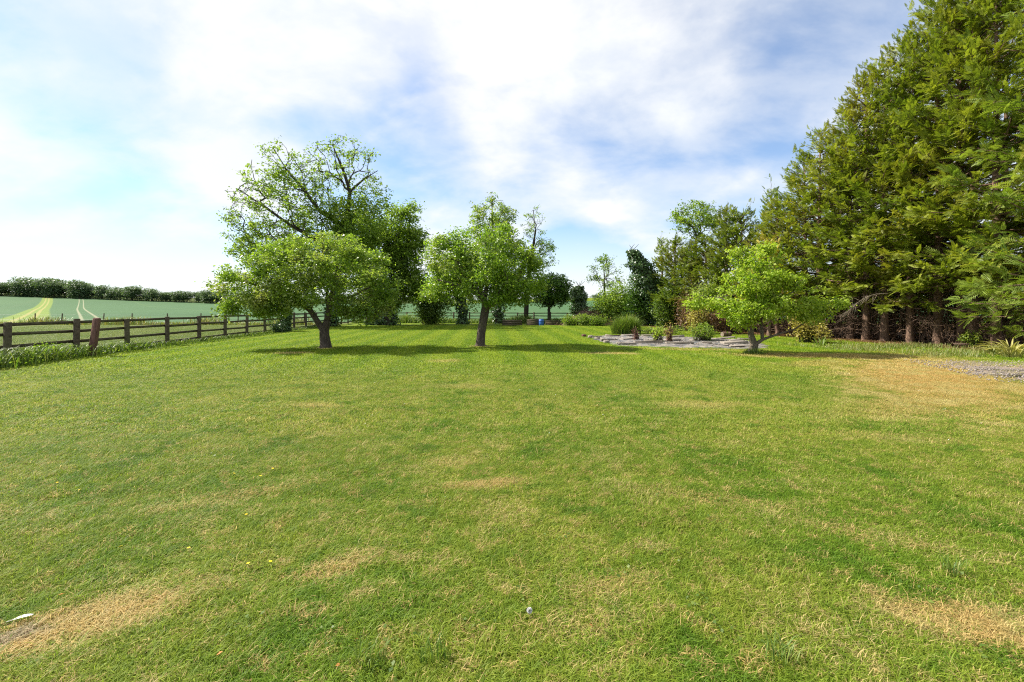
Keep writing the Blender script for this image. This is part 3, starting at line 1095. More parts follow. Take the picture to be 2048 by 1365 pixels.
V, Q, t = leaf_quads(C, 0.075, rng, 0.6, 0.7)
tag(add('fence_weeds', mk_mesh('fence_weeds', V, Q, MATS['ash_leaf'], t)), 'leafy green weeds under the left fence', 'weeds', None, 'stuff')
n = 70
yy = 11 + 8 * rng.uniform(0, 1, n)
C = np.c_[fence_x(yy) + 0.25 + rng.normal(0, 0.18, n), yy, rng.uniform(0.15, 0.34, n)]
V = (OCT_V[None] * 0.016 * np.array([1, 1, 0.5]) + C[:, None, :]).reshape(-1, 3)
tag(add('weed_flowers', mk_mesh('weed_flowers', V, (OCT_T[None] + np.arange(n)[:, None, None] * 6).reshape(-1, 3), MATS['petal_white'])), 'tiny white flowers among the weeds under the left fence', 'flowers', None, 'stuff')
# tall grass along the back fence and round the paddock edge
n = 9000
k = rng.uniform(0, 1, n)
bx_ = cx0 + 31 * k
C = np.c_[bx_, cy0 - 1.7 - 0.11 * 31 * k + rng.normal(0, 0.45, n), np.zeros(n)]
hh = 0.35 + 0.35 * (np.sin(bx_ * 1.7) * 0.5 + 0.5) * (np.sin(bx_ * 0.6 + 1) * 0.5 + 0.5)
V, Q, T, t = blades(C, hh, 0.03, rng, 0.7)
tag(add('rough_grass', mk_mesh('rough_grass', V, [Q, T], MATS['tall_grass'], t)), 'tall rough grass along the far fence', 'grass', None, 'stuff')
n = 5200
bx_ = rng.uniform(-56, -16, n)
C = np.c_[bx_, 39.2 + rng.normal(0, 0.7, n), np.zeros(n)]
V, Q, T, t = blades(C, 0.22 + 0.35 * (np.sin(bx_ * 0.9) > 0.35), 0.04, rng, 0.8)
tag(add('rough_grass', mk_mesh('rough_grass', V, [Q, T], MATS['verge_grass'], t)), 'rough straw-tinted grass along the paddock edge', 'grass', None, 'stuff')


# ------------------------------------------------------------------ broadleaf trees
def make_tree(name, label, cat, loc, seeds, E, natt, nleaf, leaf, leafmat, bark, seed, nlimb=4, bf=0.3, step=0.35, spread_=0.22,
              tip=0.006, shell=0.35, group=None, aspect=0.6, up=0.6, droop=0.2, tips_only=True, ivy=None, minr=0.0, e=2.2, clump=None, aim=None, cl=12, fill=None, cs=None):
    rng = np.random.default_rng(seed)
    root = empty(name, loc)
    tag(root, label, cat, group)
    att = in_ellipsoids(natt, E, rng, shell)
    if aim is not None:
        att = np.concatenate([att, np.asarray(aim, float)])
    P, PR, SR, ns, tips = grow(seeds, att, rng, bf, step)
    r, ch = radii(P, PR, SR, tip, e)
    tm, lm = branch_meshes(P, PR, r, ch, rng, MATS[bark], nlimb, minr=minr)
    tr_ = add('trunk', tm, root)
    for q in lm: add('limb', q, tr_)
    thr = np.quantile(r[ns:], 0.72) if len(r) > ns else 1
    cand = np.where((np.arange(len(P)) >= ns) & (r <= thr))[0]
    w = np.ones(len(cand))
    w[np.isin(cand, tips)] = 3.0
    if clump: w = w * rng.gamma(clump, 1.0, len(cand))
    nc = max(1, nleaf // cl)
    kc = rng.choice(cand, nc, p=w / w.sum())
    cc_ = P[kc] + np.clip(rng.normal(0, 1, (nc, 3)), -1.8, 1.8) * spread_ * np.array([1, 1, 0.75])
    sel = rng.integers(0, nc, nleaf)
    k = kc[sel]
    cs_ = leaf * 0.85 if cs is None else cs
    C = cc_[sel] + np.clip(rng.normal(0, 1, (nleaf, 3)), -2, 2) * cs_ * np.array([1, 1, 0.62]) * rng.uniform(0.6, 1.4, (nc, 1))[sel]
    if fill:
        fe, fn = fill
        fc = in_ellipsoids(max(1, fn // cl), fe, rng, 0.3)
        sl = rng.integers(0, len(fc), fn)
        C = np.concatenate([C, fc[sl] + np.clip(rng.normal(0, 1, (fn, 3)), -2, 2) * (cs_ or leaf)])
        k = np.concatenate([k, sl % len(P)])
    V, Q, t = leaf_quads(C, leaf, rng, aspect, up, droop)
    # leaves of one clump share a little of their tone
    ct = rng.normal(0, 0.13, len(P))
    t = np.clip(t + np.repeat(ct[k], 4), 0, 1)
    add('crown', mk_mesh('crown', V, Q, MATS[leafmat], t), root)
    if ivy:
        add('ivy', ivy_mesh(ivy, rng), root)
    return root


def ivy_mesh(spec, rng):
    """spec: list of (polyline, radii, leaves, size)"""
    mb = MB()
    for pl, rd, n, sz in spec:
        pl = np.asarray(pl, float)
        seg = np.r_[0, np.cumsum(np.linalg.norm(np.diff(pl, axis=0), axis=1))]
        s = rng.uniform(0, seg[-1], n)
        c = np.stack([np.interp(s, seg, pl[:, q]) for q in range(3)], 1)
        rr = np.interp(s, seg, rd) * (1 + 0.18 * np.sin(s * 5.0 + 1) + rng.normal(0, 0.16, n))
        a = rng.uniform(0, 2 * np.pi, n)
        N = np.c_[np.cos(a), np.sin(a), np.zeros(n)]
        V, Q, t = leaf_quads(c + N * rr[:, None], sz, rng, 0.8, 0.25, 0.7, N * 1.5)
        mb.add(V, Q, None, t)
    return mb.mesh('ivy', MATS['ivy_leaf'])


# left apple tree: forked low, left limb reaching out over the fence
S1 = [([(0, 0, -0.05), (0, 0, 0.12), (-0.03, 0, 0.38), (-0.06, 0, 0.62)], [0.25, 0.20, 0.175, 0.17]),
      ([(-0.06, 0, 0.62), (0.02, 0.05, 0.95), (0.10, 0.1, 1.35), (0.15, 0.15, 1.85), (0.25, 0.2, 2.4), (0.35, 0.25, 3.0)], [0.15, 0.12, 0.105, 0.09, 0.07, 0.04]),
      ([(-0.06, 0, 0.62), (-0.25, -0.05, 0.95), (-0.53, -0.1, 1.4), (-0.95, -0.15, 1.7), (-1.5, -0.2, 1.98), (-2.2, -0.25, 2.25), (-2.9, -0.3, 2.45)], [0.15, 0.10, 0.085, 0.07, 0.055, 0.04, 0.025]),
      ([(-0.53, -0.1, 1.4), (-0.50, 0.1, 1.75), (-0.55, 0.25, 2.3), (-0.7, 0.4, 3.0)], [0.10, 0.06, 0.05, 0.03]),
      ([(0.10, 0.1, 1.35), (-0.15, 0.5, 1.75), (-0.3, 0.9, 2.4)], [0.10, 0.06, 0.04]),
      ([(0.15, 0.15, 1.85), (0.7, -0.1, 1.78), (1.2, -0.3, 1.95), (1.9, -0.4, 2.3)], [0.09, 0.05, 0.04, 0.025])]
E1 = [(-2.35, -0.2, 2.45, 1.5, 1.6, 0.72), (-1.0, 0, 2.95, 1.7, 1.9, 0.85), (0.35, 0.1, 3.05, 1.6, 1.8, 0.98), (1.35, -0.1, 2.45, 1.25, 1.5, 1.0), (-1.9, 0.2, 2.0, 1.3, 1.2, 0.5), (1.9, 0.1, 2.0, 0.7, 1.0, 0.7), (-0.2, 0.2, 3.75, 1.2, 1.4, 0.6), (-1.7, 0.2, 3.45, 0.9, 1.0, 0.5), (0.9, 0.1, 3.6, 0.7, 0.8, 0.45), (-3.1, 0, 2.9, 0.6, 0.7, 0.4), (-2.3, -0.5, 1.55, 1.1, 0.8, 0.45, 1.8), (1.6, -0.3, 1.5, 1.0, 0.8, 0.45, 1.8), (-0.9, -0.7, 1.9, 0.8, 0.6, 0.4, 1.2)]
make_tree('apple_tree', 'spreading apple tree with forked trunk nearest the left fence', 'tree', (ax(651, gy(697)), gy(697), 0), S1, E1, 480, 36000, 0.10, 'apple_leaf', 'apple_bark', 101, 5,
          step=0.22, spread_=0.12, bf=0.22, cl=40, cs=0.15, clump=0.55, fill=([(-2.1, -0.7, 1.6, 1.2, 0.6, 0.4), (1.5, -0.5, 1.5, 1.1, 0.6, 0.42), (-0.3, -1.0, 2.0, 1.6, 0.5, 0.4)], 5000))
# middle apple tree
S2 = [([(0, 0, -0.05), (0.0, 0, 0.12), (0.03, 0, 0.5), (0.10, 0, 1.0), (0.20, 0, 1.5)], [0.24, 0.19, 0.165, 0.16, 0.16]),
      ([(0.20, 0, 1.5), (0.12, 0.05, 1.8), (-0.2, 0.1, 2.2), (-0.6, 0.1, 2.7), (-0.9, 0.1, 3.3)], [0.15, 0.11, 0.10, 0.08, 0.05]),
      ([(0.20, 0, 1.5), (0.55, -0.05, 1.72), (0.95, -0.1, 1.9), (1.4, -0.1, 2.4), (1.6, 0, 3.0)], [0.14, 0.115, 0.09, 0.07, 0.04]),
      ([(0.12, 0.05, 1.8), (0.25, 0.3, 2.4), (0.3, 0.3, 3.2), (0.2, 0.2, 4.0)], [0.10, 0.08, 0.06, 0.03]),
      ([(0.12, 0.05, 1.8), (-0.3, -0.5, 2.1), (-0.9, -0.8, 2.35), (-1.5, -0.9, 2.5)], [0.09, 0.06, 0.05, 0.03])]
E2 = [(-1.15, 0, 3.05, 1.05, 1.4, 1.1), (0.1, 0, 3.45, 1.3, 1.6, 1.15), (1.25, 0, 2.85, 1.15, 1.5, 1.1), (-0.9, -0.2, 2.2, 1.15, 1.2, 0.7), (1.5, -0.1, 2.1, 0.95, 1.1, 0.8), (0.35, -0.4, 2.45, 1.2, 1.2, 0.9), (-1.75, 0, 3.4, 0.5, 0.6, 0.5, 1.3), (-0.6, 0, 4.25, 0.5, 0.6, 0.45, 1.3), (0.75, 0, 4.35, 0.5, 0.6, 0.45, 1.3), (2.0, 0, 3.0, 0.45, 0.6, 0.5, 1.3), (-1.9, 0, 2.1, 0.4, 0.5, 0.4, 1.3)]
make_tree('apple_tree', 'rounded apple tree with one straight dark trunk in the middle of the lawn', 'tree', (ax(961, gy(693)), gy(693), 0), S2, E2, 470, 34000, 0.10, 'mid_apple_leaf', 'apple_bark', 102, 4,
          step=0.22, spread_=0.12, bf=0.22, cl=40, cs=0.15, clump=0.55)
# lime-green tree on the right
S3 = [([(0, 0, -0.04), (0.0, 0, 0.10), (0.06, 0, 0.27)], [0.17, 0.13, 0.12]),
      ([(0.06, 0, 0.27), (-0.02, 0.05, 0.6), (-0.03, 0.08, 0.85), (-0.14, 0.1, 1.2), (-0.05, 0.12, 1.7), (0.05, 0.1, 2.3)], [0.12, 0.10, 0.09, 0.06, 0.05, 0.03]),
      ([(0.06, 0, 0.27), (0.30, -0.05, 0.45), (0.75, -0.1, 0.62), (1.25, -0.15, 0.78), (1.8, -0.2, 1.15)], [0.07, 0.05, 0.036, 0.026, 0.015]),
      ([(0.30, -0.05, 0.45), (0.40, 0.2, 0.85), (0.34, 0.3, 1.35), (0.5, 0.3, 2.0)], [0.06, 0.055, 0.045, 0.03]),
      ([(-0.02, 0.05, 0.85), (0.2, 0, 1.3), (0.6, -0.1, 1.7), (1.2, -0.2, 2.0)], [0.06, 0.04, 0.03, 0.02])]
E3 = [(0.1, 0, 2.35, 0.95, 1.0, 0.75), (-0.55, 0, 1.75, 0.85, 0.9, 0.45), (1.05, 0, 2.0, 1.0, 1.0, 0.6), (-0.1, 0, 3.1, 0.5, 0.6, 0.42, 1.5), (0.62, 0, 3.25, 0.3, 0.4, 0.35, 2.0), (2.1, -0.1, 1.55, 0.85, 0.8, 0.38), (-1.5, 0, 1.75, 0.5, 0.6, 0.28), (0.4, -0.3, 1.6, 1.0, 0.9, 0.4), (-0.6, -0.3, 1.25, 0.55, 0.6, 0.4, 1.2), (1.6, -0.2, 1.35, 0.6, 0.6, 0.3, 1.2), (2.6, 0, 1.6, 0.35, 0.4, 0.15, 1.2)]
make_tree('lime_leaved_tree', 'small bright lime-green tree with low forked trunk beside the bed', 'tree', (ax(1505, gy(707)), gy(707), 0), S3, E3, 330, 17000, 0.095, 'lime_leaf', 'pale_bark', 103, 3,
          step=0.16, spread_=0.08, bf=0.25, droop=0.6, up=0.4, cl=30, cs=0.10, clump=0.6, fill=([(-0.55, -0.4, 1.3, 0.6, 0.4, 0.4), (0.5, -0.6, 1.45, 0.9, 0.4, 0.35), (1.5, -0.4, 1.4, 0.6, 0.4, 0.3), (-0.2, 0.5, 1.2, 0.6, 0.4, 0.4)], 2600))

# tall sparse tree behind the left apple tree
YA = 35.0
SA = [([(0, 0, -0.1), (0.1, 0, 1.5), (0.4, 0, 3.5), (0.8, 0, 5.5), (1.1, 0, 7.3)], [0.42, 0.36, 0.34, 0.31, 0.28]),
      ([(1.1, 0, 7.3), (0.3, 0, 8.2), (-1.0, 0.2, 9.0), (-2.2, 0.3, 10.6), (-3.6, 0.4, 12.2), (-4.6, 0.4, 13.8)], [0.24, 0.20, 0.17, 0.13, 0.08, 0.03]),
      ([(1.1, 0, 7.3), (1.3, 0, 8.8), (1.5, -0.1, 10.4), (1.0, -0.2, 12.0), (0.2, -0.2, 13.9)], [0.22, 0.18, 0.15, 0.10, 0.03]),
      ([(1.5, -0.1, 10.4), (2.6, 0, 11.4), (3.6, 0, 12.0)], [0.11, 0.08, 0.03]),
      ([(0.8, 0, 5.5), (-1.0, -0.3, 6.6), (-3.0, -0.5, 7.8), (-5.2, -0.5, 9.4), (-6.8, -0.5, 10.4)], [0.18, 0.14, 0.11, 0.08, 0.03]),
      ([(0.4, 0, 3.5), (-1.6, 0.3, 4.6), (-4.0, 0.4, 5.4), (-6.6, 0.4, 6.3)], [0.15, 0.11, 0.08, 0.03])]
EA = [(-3.6, 0, 9.0, 4.4, 3.5, 3.3), (-3.8, 0, 12.2, 2.4, 2.2, 2.0), (0.9, 0, 12.3, 3.0, 2.6, 2.3), (-5.4, 0, 6.4, 2.5, 2.6, 1.7), (-1.0, 0, 7.2, 3.0, 3.0, 2.2), (-3.4, 0, 4.8, 3.6, 2.4, 1.5)]
EAF = [(-2.5, 0, 5.4, 3.6, 2.2, 1.6, 0.5), (-4.6, -0.3, 6.0, 2.6, 2.0, 1.8, 0.5), (2.2, 0, 7.6, 2.2, 2.4, 2.4), (0.4, 0, 8.6, 1.7, 1.8, 1.5), (3.0, 0, 9.8, 1.6, 1.5, 1.3), (0.6, -0.4, 6.2, 2.2, 1.8, 1.4)]
make_tree('tall_tree', 'tall open-crowned tree with sparse leaves behind the left apple tree', 'tree', (ax(662, YA), YA, 0), SA, EA, 980, 13500, 0.20, 'ash_leaf', 'dark_bark', 104, 5,
          step=0.5, spread_=0.22, tip=0.017, bf=0.25, clump=1.0, cl=7, fill=(EAF, 14000),
          ivy=[([(0, 0, 0), (0.4, 0, 3.5), (1.1, 0, 7.5), (1.3, 0, 8.6)], [0.5, 0.6, 0.5, 0.3], 3000, 0.20)])
EA2 = [(2.2, 0, 8.2, 2.6, 2.6, 2.8), (0.4, 0, 9.0, 2.0, 2.0, 1.6), (3.6, 0, 10.2, 1.4, 1.5, 1.3)]
YB = 38.5
SB = [([(0, 0, -0.1), (0.05, 0, 1.2), (0.3, 0, 2.6), (0.8, 0, 4.4), (1.3, 0, 6.4), (1.8, 0, 8.6)], [0.42, 0.36, 0.33, 0.27, 0.2, 0.08]),
      ([(0.0, 0, -0.1), (0.55, 0.1, 0.05), (0.62, 0.1, 1.4), (0.5, 0.1, 3.0), (-0.5, 0.2, 5.0), (-1.0, 0.2, 7.2)], [0.36, 0.36, 0.33, 0.27, 0.18, 0.06])]
EB = [(0.6, 0, 5.8, 2.5, 2.4, 2.6), (1.8, 0, 8.0, 2.0, 2.0, 1.9), (-0.8, 0, 7.8, 2.0, 2.0, 2.0), (0.2, -0.3, 3.4, 2.3, 2.0, 1.2)]
make_tree('field_maple', 'dense green tree on twin ivy-clad trunks at the fence corner', 'tree', (ax(741, YB), YB, 0), SB, EB, 380, 18000, 0.22, 'ash_leaf', 'dark_bark', 105, 3,
          step=0.5, spread_=0.25, cl=30, cs=0.30, tip=0.014, ivy=[([(0, 0, 0), (0.3, 0, 2.6), (1.2, 0, 6)], [0.5, 0.5, 0.5], 1500, 0.2), ([(0.6, 0, 0), (0.62, 0, 1.4), (-0.4, 0, 5.0)], [0.45, 0.45, 0.4], 1500, 0.2)])
SC = [([(0, 0, -0.1), (0.0, 0, 0.9), (0.3, 0, 2.2), (0.9, 0, 4.0), (1.4, 0, 6.2), (1.7, 0, 8.6)], [0.52, 0.45, 0.36, 0.26, 0.18, 0.06])]
EC = [(1.2, 0, 4.8, 1.7, 1.9, 2.0), (1.4, 0, 7.6, 1.5, 1.6, 2.2), (0.4, -0.2, 2.6, 1.9, 1.7, 1.1), (2.0, 0, 9.4, 0.8, 1.0, 1.0, 0.6), (2.3, 0, 3.4, 0.9, 1.2, 1.2), (2.4, 0, 6.4, 0.7, 1.0, 1.6)]
make_tree('field_maple', 'dark green tree with one broad ivy trunk right of the fence corner', 'tree', (ax(780, YB), YB - 0.2, 0), SC, EC, 300, 15000, 0.22, 'ash_leaf', 'dark_bark', 106, 2,
          step=0.5, spread_=0.25, cl=30, cs=0.30, tip=0.014, ivy=[([(0, 0, 0), (0.3, 0, 2.2), (1.2, 0, 5.5)], [0.62, 0.5, 0.5], 1700, 0.2)])


def bush(name, label, loc, E, nstem, nleaf, leaf, mat, seed, bark='dark_bark', cat='shrub', spread_=0.15, group=None, clump=None, tip=0.006, up=0.6):
    rng = np.random.default_rng(seed)
    base = []
    for q in range(nstem):
        e_ = E[q % len(E)]
        b0 = np.array([e_[0] * 0.4 + rng.normal(0, 0.12), e_[1] * 0.4 + rng.normal(0, 0.12), 0.0])
        base.append(b0)
    root = empty(name, loc)
    tag(root, label, cat, group)
    mb = MB()
    tipsP = in_ellipsoids(nstem * 5, E, rng, 0.3)
    nodes = []
    for k, p_ in enumerate(tipsP):
        b0 = base[k % nstem]
        m_ = (b0 + p_) / 2 + np.array([0, 0, 0.15 * np.linalg.norm(p_ - b0)]) + rng.normal(0, 0.05, 3)
        tt = np.linspace(0, 1, 6)[:, None]
        c_ = (1 - tt) ** 2 * b0 + 2 * tt * (1 - tt) * m_ + tt ** 2 * p_
        V, Q, T = tube(c_, np.linspace(tip * 3.0, tip, 6), 4)
        mb.add(V, Q, T)
        nodes.append(c_[3:])
    add('stem', mb.mesh('stem', MATS[bark], True), root)
    nodes = np.concatenate(nodes)
    n2 = in_ellipsoids(max(20, nleaf // 25), E, rng, 0.55)
    nodes = np.concatenate([nodes, n2])
    w = rng.gamma(clump, 1, len(nodes)) if clump else np.ones(len(nodes))
    k = rng.choice(len(nodes), nleaf, p=w / w.sum())
    C = nodes[k] + rng.normal(0, spread_, (nleaf, 3))
    C[:, 2] = np.maximum(C[:, 2], 0.03)
    V, Q, t = leaf_quads(C, leaf, rng, 0.6, up, 0.2)
    t = np.clip(t + np.repeat(rng.normal(0, 0.14, len(nodes))[k], 4), 0, 1)
    add('foliage', mk_mesh('foliage', V, Q, MATS[mat], t), root)
    return root


bush('hawthorn_bush', 'tall dark hawthorn bush between the ivy trunks and the middle apple tree', (ax(858, 40), 40, 0), [(0, 0, 1.4, 1.2, 0.9, 1.4), (-0.7, 0, 3.0, 1.0, 0.9, 1.3), (0.9, 0, 1.3, 0.9, 0.7, 1.2), (0.3, 0, 2.9, 0.6, 0.6, 0.9)], 14, 8500, 0.17, 'hedge_leaf', 201, spread_=0.22)
YD = 42.0
make_tree('field_tree', 'upright leafy tree rising straight behind the middle apple tree', 'tree', (ax(997, YD), YD, 0),
          [([(0, 0, -0.1), (-0.1, 0, 2), (-0.3, 0, 5), (-0.5, 0, 8), (-0.6, 0, 11)], [0.36, 0.30, 0.24, 0.15, 0.05])],
          [(-0.7, 0, 10.0, 2.1, 2.0, 1.7), (-0.4, 0, 7.4, 2.2, 2.0, 1.8), (0.2, 0, 4.4, 2.5, 2.2, 1.8)], 340, 13000, 0.19, 'apple_leaf', 'dark_bark', 107, 3, step=0.5, spread_=0.26, tip=0.014, bf=0.5, clump=1.2,
          ivy=[([(0, 0, 0), (-0.1, 0, 3.0)], [0.5, 0.55], 900, 0.2)])
make_tree('field_tree', 'thin sparse tree with few leaves right behind the middle apple tree', 'tree', (ax(1052, YD), YD + 0.6, 0),
          [([(0, 0, -0.1), (0.1, 0, 3), (0.5, 0, 6), (0.9, 0, 8.6), (0.7, 0, 10.6)], [0.24, 0.2, 0.15, 0.08, 0.03])],
          [(0.7, 0, 9.3, 1.0, 1.0, 1.9), (1.7, 0, 6.6, 1.3, 1.2, 1.7), (0.6, 0, 5.2, 1.5, 1.3, 1.5)], 260, 2600, 0.17, 'ash_leaf', 'dark_bark', 108, 2, step=0.45, spread_=0.22, tip=0.012, bf=0.5, clump=0.6)
make_tree('field_tree', 'low round dark green tree on a thin trunk by the back fence', 'tree', (ax(1098, 40.5), 40.5, 0),
          [([(0, 0, -0.1), (0, 0, 1.2), (0.1, 0, 2.6)], [0.16, 0.13, 0.09])],
          [(0, 0, 2.9, 1.7, 1.6, 1.35), (0.5, 0, 3.6, 1.2, 1.2, 0.9), (0.9, 0, 2.2, 1.0, 1.2, 0.7)], 220, 8500, 0.20, 'deep_leaf', 'dark_bark', 109, 2, step=0.4, spread_=0.24, tip=0.012)
make_tree('field_tree', 'leaning tree on a broad ivy trunk left of the middle apple trunk', 'tree', (ax(925, 40.5), 40.5, 0),
          [([(0, 0, -0.1), (0, 0, 1.2), (-0.2, 0, 2.6), (-0.6, 0, 4.6)], [0.36, 0.30, 0.26, 0.12])],
          [(-0.9, 0, 4.4, 1.8, 1.7, 1.9), (0.3, 0, 3.4, 1.6, 1.5, 1.1), (-1.3, 0, 2.6, 1.0, 1.2, 0.8)], 240, 9000, 0.19, 'ash_leaf', 'dark_bark', 110, 2, step=0.4, spread_=0.26, tip=0.012,
          ivy=[([(0, 0, 0), (0, 0, 1.2), (-0.3, 0, 3.2)], [0.46, 0.42, 0.45], 1700, 0.17)])


def ivy_column(name, label, loc, pl, rd, n, sz, seed, twigs=5):
    rng = np.random.default_rng(seed)
    root = empty(name, loc)
    tag(root, label, 'tree stump' if 'stump' in name else 'tree')
    V, Q, T = tube(np.asarray(pl, float), np.asarray(rd) * 0.55, 9, 0.06, rng)
    mb = MB(); mb.add(V, Q, T)
    top = np.asarray(pl[-1], float)
    for q in range(twigs):
        d = unit(np.array([rng.normal(0, 0.8), rng.normal(0, 0.5), 1.0]))
        L = rng.uniform(0.3, 0.8)
        V, Q, T = tube(np.array([top - d * 0.3, top + d * L * 0.5 + rng.normal(0, 0.05, 3), top + d * L]), [0.025, 0.018, 0.008], 4)
        mb.add(V, Q, T)
    add('trunk', mb.mesh('trunk', MATS['dark_bark'], True), root)
    add('ivy', ivy_mesh([(pl, rd, n, sz), (pl, np.asarray(rd) * 0.8, n // 3, sz)], rng), root)
    return root


ivy_column('ivy_stump', 'dark ivy-smothered tree stump rising beyond the brown brush pile', (ax(1157, 43), 43, 0), [(0, 0, 0), (0.05, 0, 1.5), (0, 0, 2.6), (-0.15, 0, 3.2), (0.1, 0, 3.5)], [0.55, 0.68, 0.66, 0.6, 0.3], 3000, 0.17, 301)
ivy_column('ivy_post', 'short ivy-wrapped post with trailing ivy on the left fence', (fence_x(27.9) + 0.16, 27.9, 0), [(0, 0, 0), (0.05, 0, 0.5), (0.12, 0, 1.0), (0.1, 0, 1.38)], [0.3, 0.32, 0.34, 0.22], 1500, 0.10, 302, 0)['category'] = 'post'
bush('ivy_clump', 'low tangle of ivy beside the ivy-wrapped fence post', (fence_x(26.9) + 0.3, 26.9, 0), [(0, 0, 0.25, 0.35, 0.6, 0.35)], 6, 1100, 0.10, 'ivy_leaf', 303, cat='ivy', spread_=0.08)
ivy_column('leaning_ivy_tree', 'ivy-covered tree leaning left over the shrubs at the back right', (ax(1313, 36.5), 36.5, 0), [(0, 0, 0), (-0.2, 0, 1.8), (-0.6, 0, 3.4), (-1.3, 0, 4.9), (-1.95, 0, 6.1)], [0.5, 0.8, 1.0, 0.85, 0.3], 5200, 0.17, 304, 4)
make_tree('field_tree', 'small thin tree with scattered leaves at the back right', 'tree', (ax(1210, 41), 41, 0),
          [([(0, 0, -0.1), (0.0, 0, 2), (-0.1, 0, 4), (0.1, 0, 5.6)], [0.14, 0.11, 0.07, 0.03])],
          [(-0.2, 0, 4.6, 1.4, 1.2, 1.6), (0.9, 0, 4.2, 1.2, 1.0, 1.1)], 170, 1500, 0.16, 'ash_leaf', 'dark_bark', 111, 2, step=0.4, spread_=0.18, tip=0.010, bf=0.4, clump=0.6)
bush('hazel_bush', 'broad mid-green bush below the thin tree at the back right', (ax(1222, 38.5), 38.5, 0), [(0, 0, 1.5, 1.5, 1.3, 1.5), (0.6, 0, 2.6, 1.0, 1.0, 1.0)], 12, 8000, 0.17, 'ash_leaf', 202, spread_=0.24)
bush('hazel_bush', 'dark green bush under the leaning ivy tree', (ax(1275, 37), 37, 0), [(0, 0, 1.3, 1.2, 1.1, 1.4), (0.2, 0, 2.9, 1.0, 1.0, 1.2)], 12, 7500, 0.17, 'deep_leaf', 203, spread_=0.24)
make_tree('field_tree', 'airy round-headed ash tree showing above the conifer hedge', 'tree', (ax(1392, 40), 40, 0),
          [([(0, 0, -0.1), (0.0, 0, 3), (-0.1, 0, 6), (0.0, 0, 7.4)], [0.28, 0.24, 0.18, 0.12])],
          [(-0.2, 0, 9.3, 2.0, 1.8, 1.6), (0.5, 0, 8.6, 1.8, 1.6, 1.3)], 260, 4200, 0.19, 'ash_leaf', 'dark_bark', 112, 3, step=0.4, spread_=0.20, tip=0.012, bf=0.3, clump=0.9)

# ------------------------------------------------------------------ far wood on the hill
def far_tree_meshes(seed, h, w):
    rng = np.random.default_rng(seed)
    E = [(rng.normal(0, w * 0.28), rng.normal(0, w * 0.28), h * rng.uniform(0.35, 0.78), w * rng.uniform(0.35, 0.55), w * 0.45, h * rng.uniform(0.14, 0.24)) for _ in range(9)]
    E.append((0, 0, h * 0.14, w * 0.7, w * 0.6, h * 0.18))
    E.append((0, 0, h * 0.5, w * 0.55, w * 0.5, h * 0.3))
    C = in_ellipsoids(2600, E, rng, 0.5)
    C[:, 2] = np.maximum(C[:, 2], 0.1)
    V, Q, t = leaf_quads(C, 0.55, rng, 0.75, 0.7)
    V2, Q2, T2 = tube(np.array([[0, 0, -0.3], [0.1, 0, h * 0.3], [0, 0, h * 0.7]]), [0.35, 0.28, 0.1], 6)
    return mk_mesh('crown', V, Q, MATS['hazed_far_leaf'], t), mk_mesh('trunk', V2, [Q2, T2], MATS['dark_bark'])


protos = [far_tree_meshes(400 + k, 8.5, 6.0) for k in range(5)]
rng = np.random.default_rng(44)
x = -318.0
k = 0
while x < 120:
    y = 237 + rng.uniform(-2, 6)
    hgt = np.interp(x, [-320, -270, -240, -205, -190, -140, -100, 120], [10.2, 10.2, 9.8, 7.4, 7.8, 6.3, 5.4, 4.8]) * rng.uniform(0.72, 1.22)
    root = empty('woodland_tree', (x, y, float(terrain(np.array(x), np.array(y)))))
    root.scale = (hgt / 8.5 * rng.uniform(0.9, 1.3),) * 2 + (hgt / 8.5,)
    root.rotation_euler = (0, 0, rng.uniform(0, 6.28))
    tag(root, 'rounded tree in the distant wood along the crest of the field', 'tree', 'trees of the distant wood')
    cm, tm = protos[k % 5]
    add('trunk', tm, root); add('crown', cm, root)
    x += rng.uniform(2.3, 4.0) * (1.0 if x < -60 else 1.6)
    k += 1

# ------------------------------------------------------------------ conifers
def spray_proto(n=8, w=0.062, droop=0.18, ang=40, side=0.40):
    """flat feathery spray, axis +x, unit length; quads"""
    q = []
    def dia(a, b, wd):
        d = b - a
        L = np.linalg.norm(d)
        s = np.array([-d[1], d[0], 0]); s = s / (np.linalg.norm(s) + 1e-9) * wd * 0.5
        m_ = a + d * 0.45
        q.append([a, m_ + s, b, m_ - s])
    def pt(t): return np.array([t, 0, 0.10 * t - droop * t * t])
    dia(pt(0), pt(0.55), w * 0.8); dia(pt(0.45), pt(1.0), w)
    for k in range(n):
        t = 0.10 + 0.80 * k / (n - 1)
        L = side * (1.0 - 0.72 * t) * (0.75 if k == 0 else 1.0)
        for sg in (-1, 1):
            a = math.radians(ang)
            b_ = pt(t) + np.array([math.cos(a) * L, sg * math.sin(a) * L, -0.10 * L])
            dia(pt(t), b_, w)
            m_ = (pt(t) + b_) / 2
            if L > 0.24:
                a2 = math.radians(ang - 42)
                dia(m_, m_ + np.array([math.cos(a2) * L * 0.42, sg * math.sin(a2) * L * 0.42, 0.0]), w * 0.85)
    return np.array(q)      # (m,4,3)


SPRAY = spray_proto(6, 0.085, 0.2, 40, 0.42)
SPRAY_FAR = spray_proto(5, 0.12, 0.18, 40, 0.44)
HEM = spray_proto(9, 0.06, 0.42, 58, 0.40)


def place_sprays(O, D, N, S, proto, tint, rng):
    D = unit(D)
    B = unit(np.cross(N, D))
    N = np.cross(D, B)
    m_ = proto.reshape(-1, 3)
    V = O[:, None, :] + S[:, None, None] * (m_[None, :, 0:1] * D[:, None, :] + m_[None, :, 1:2] * B[:, None, :] + m_[None, :, 2:3] * N[:, None, :])
    k = len(m_)
    n = len(O)
    Q = np.arange(n * k).reshape(-1, 4)
    return V.reshape(-1, 3), Q, np.repeat(tint, k)


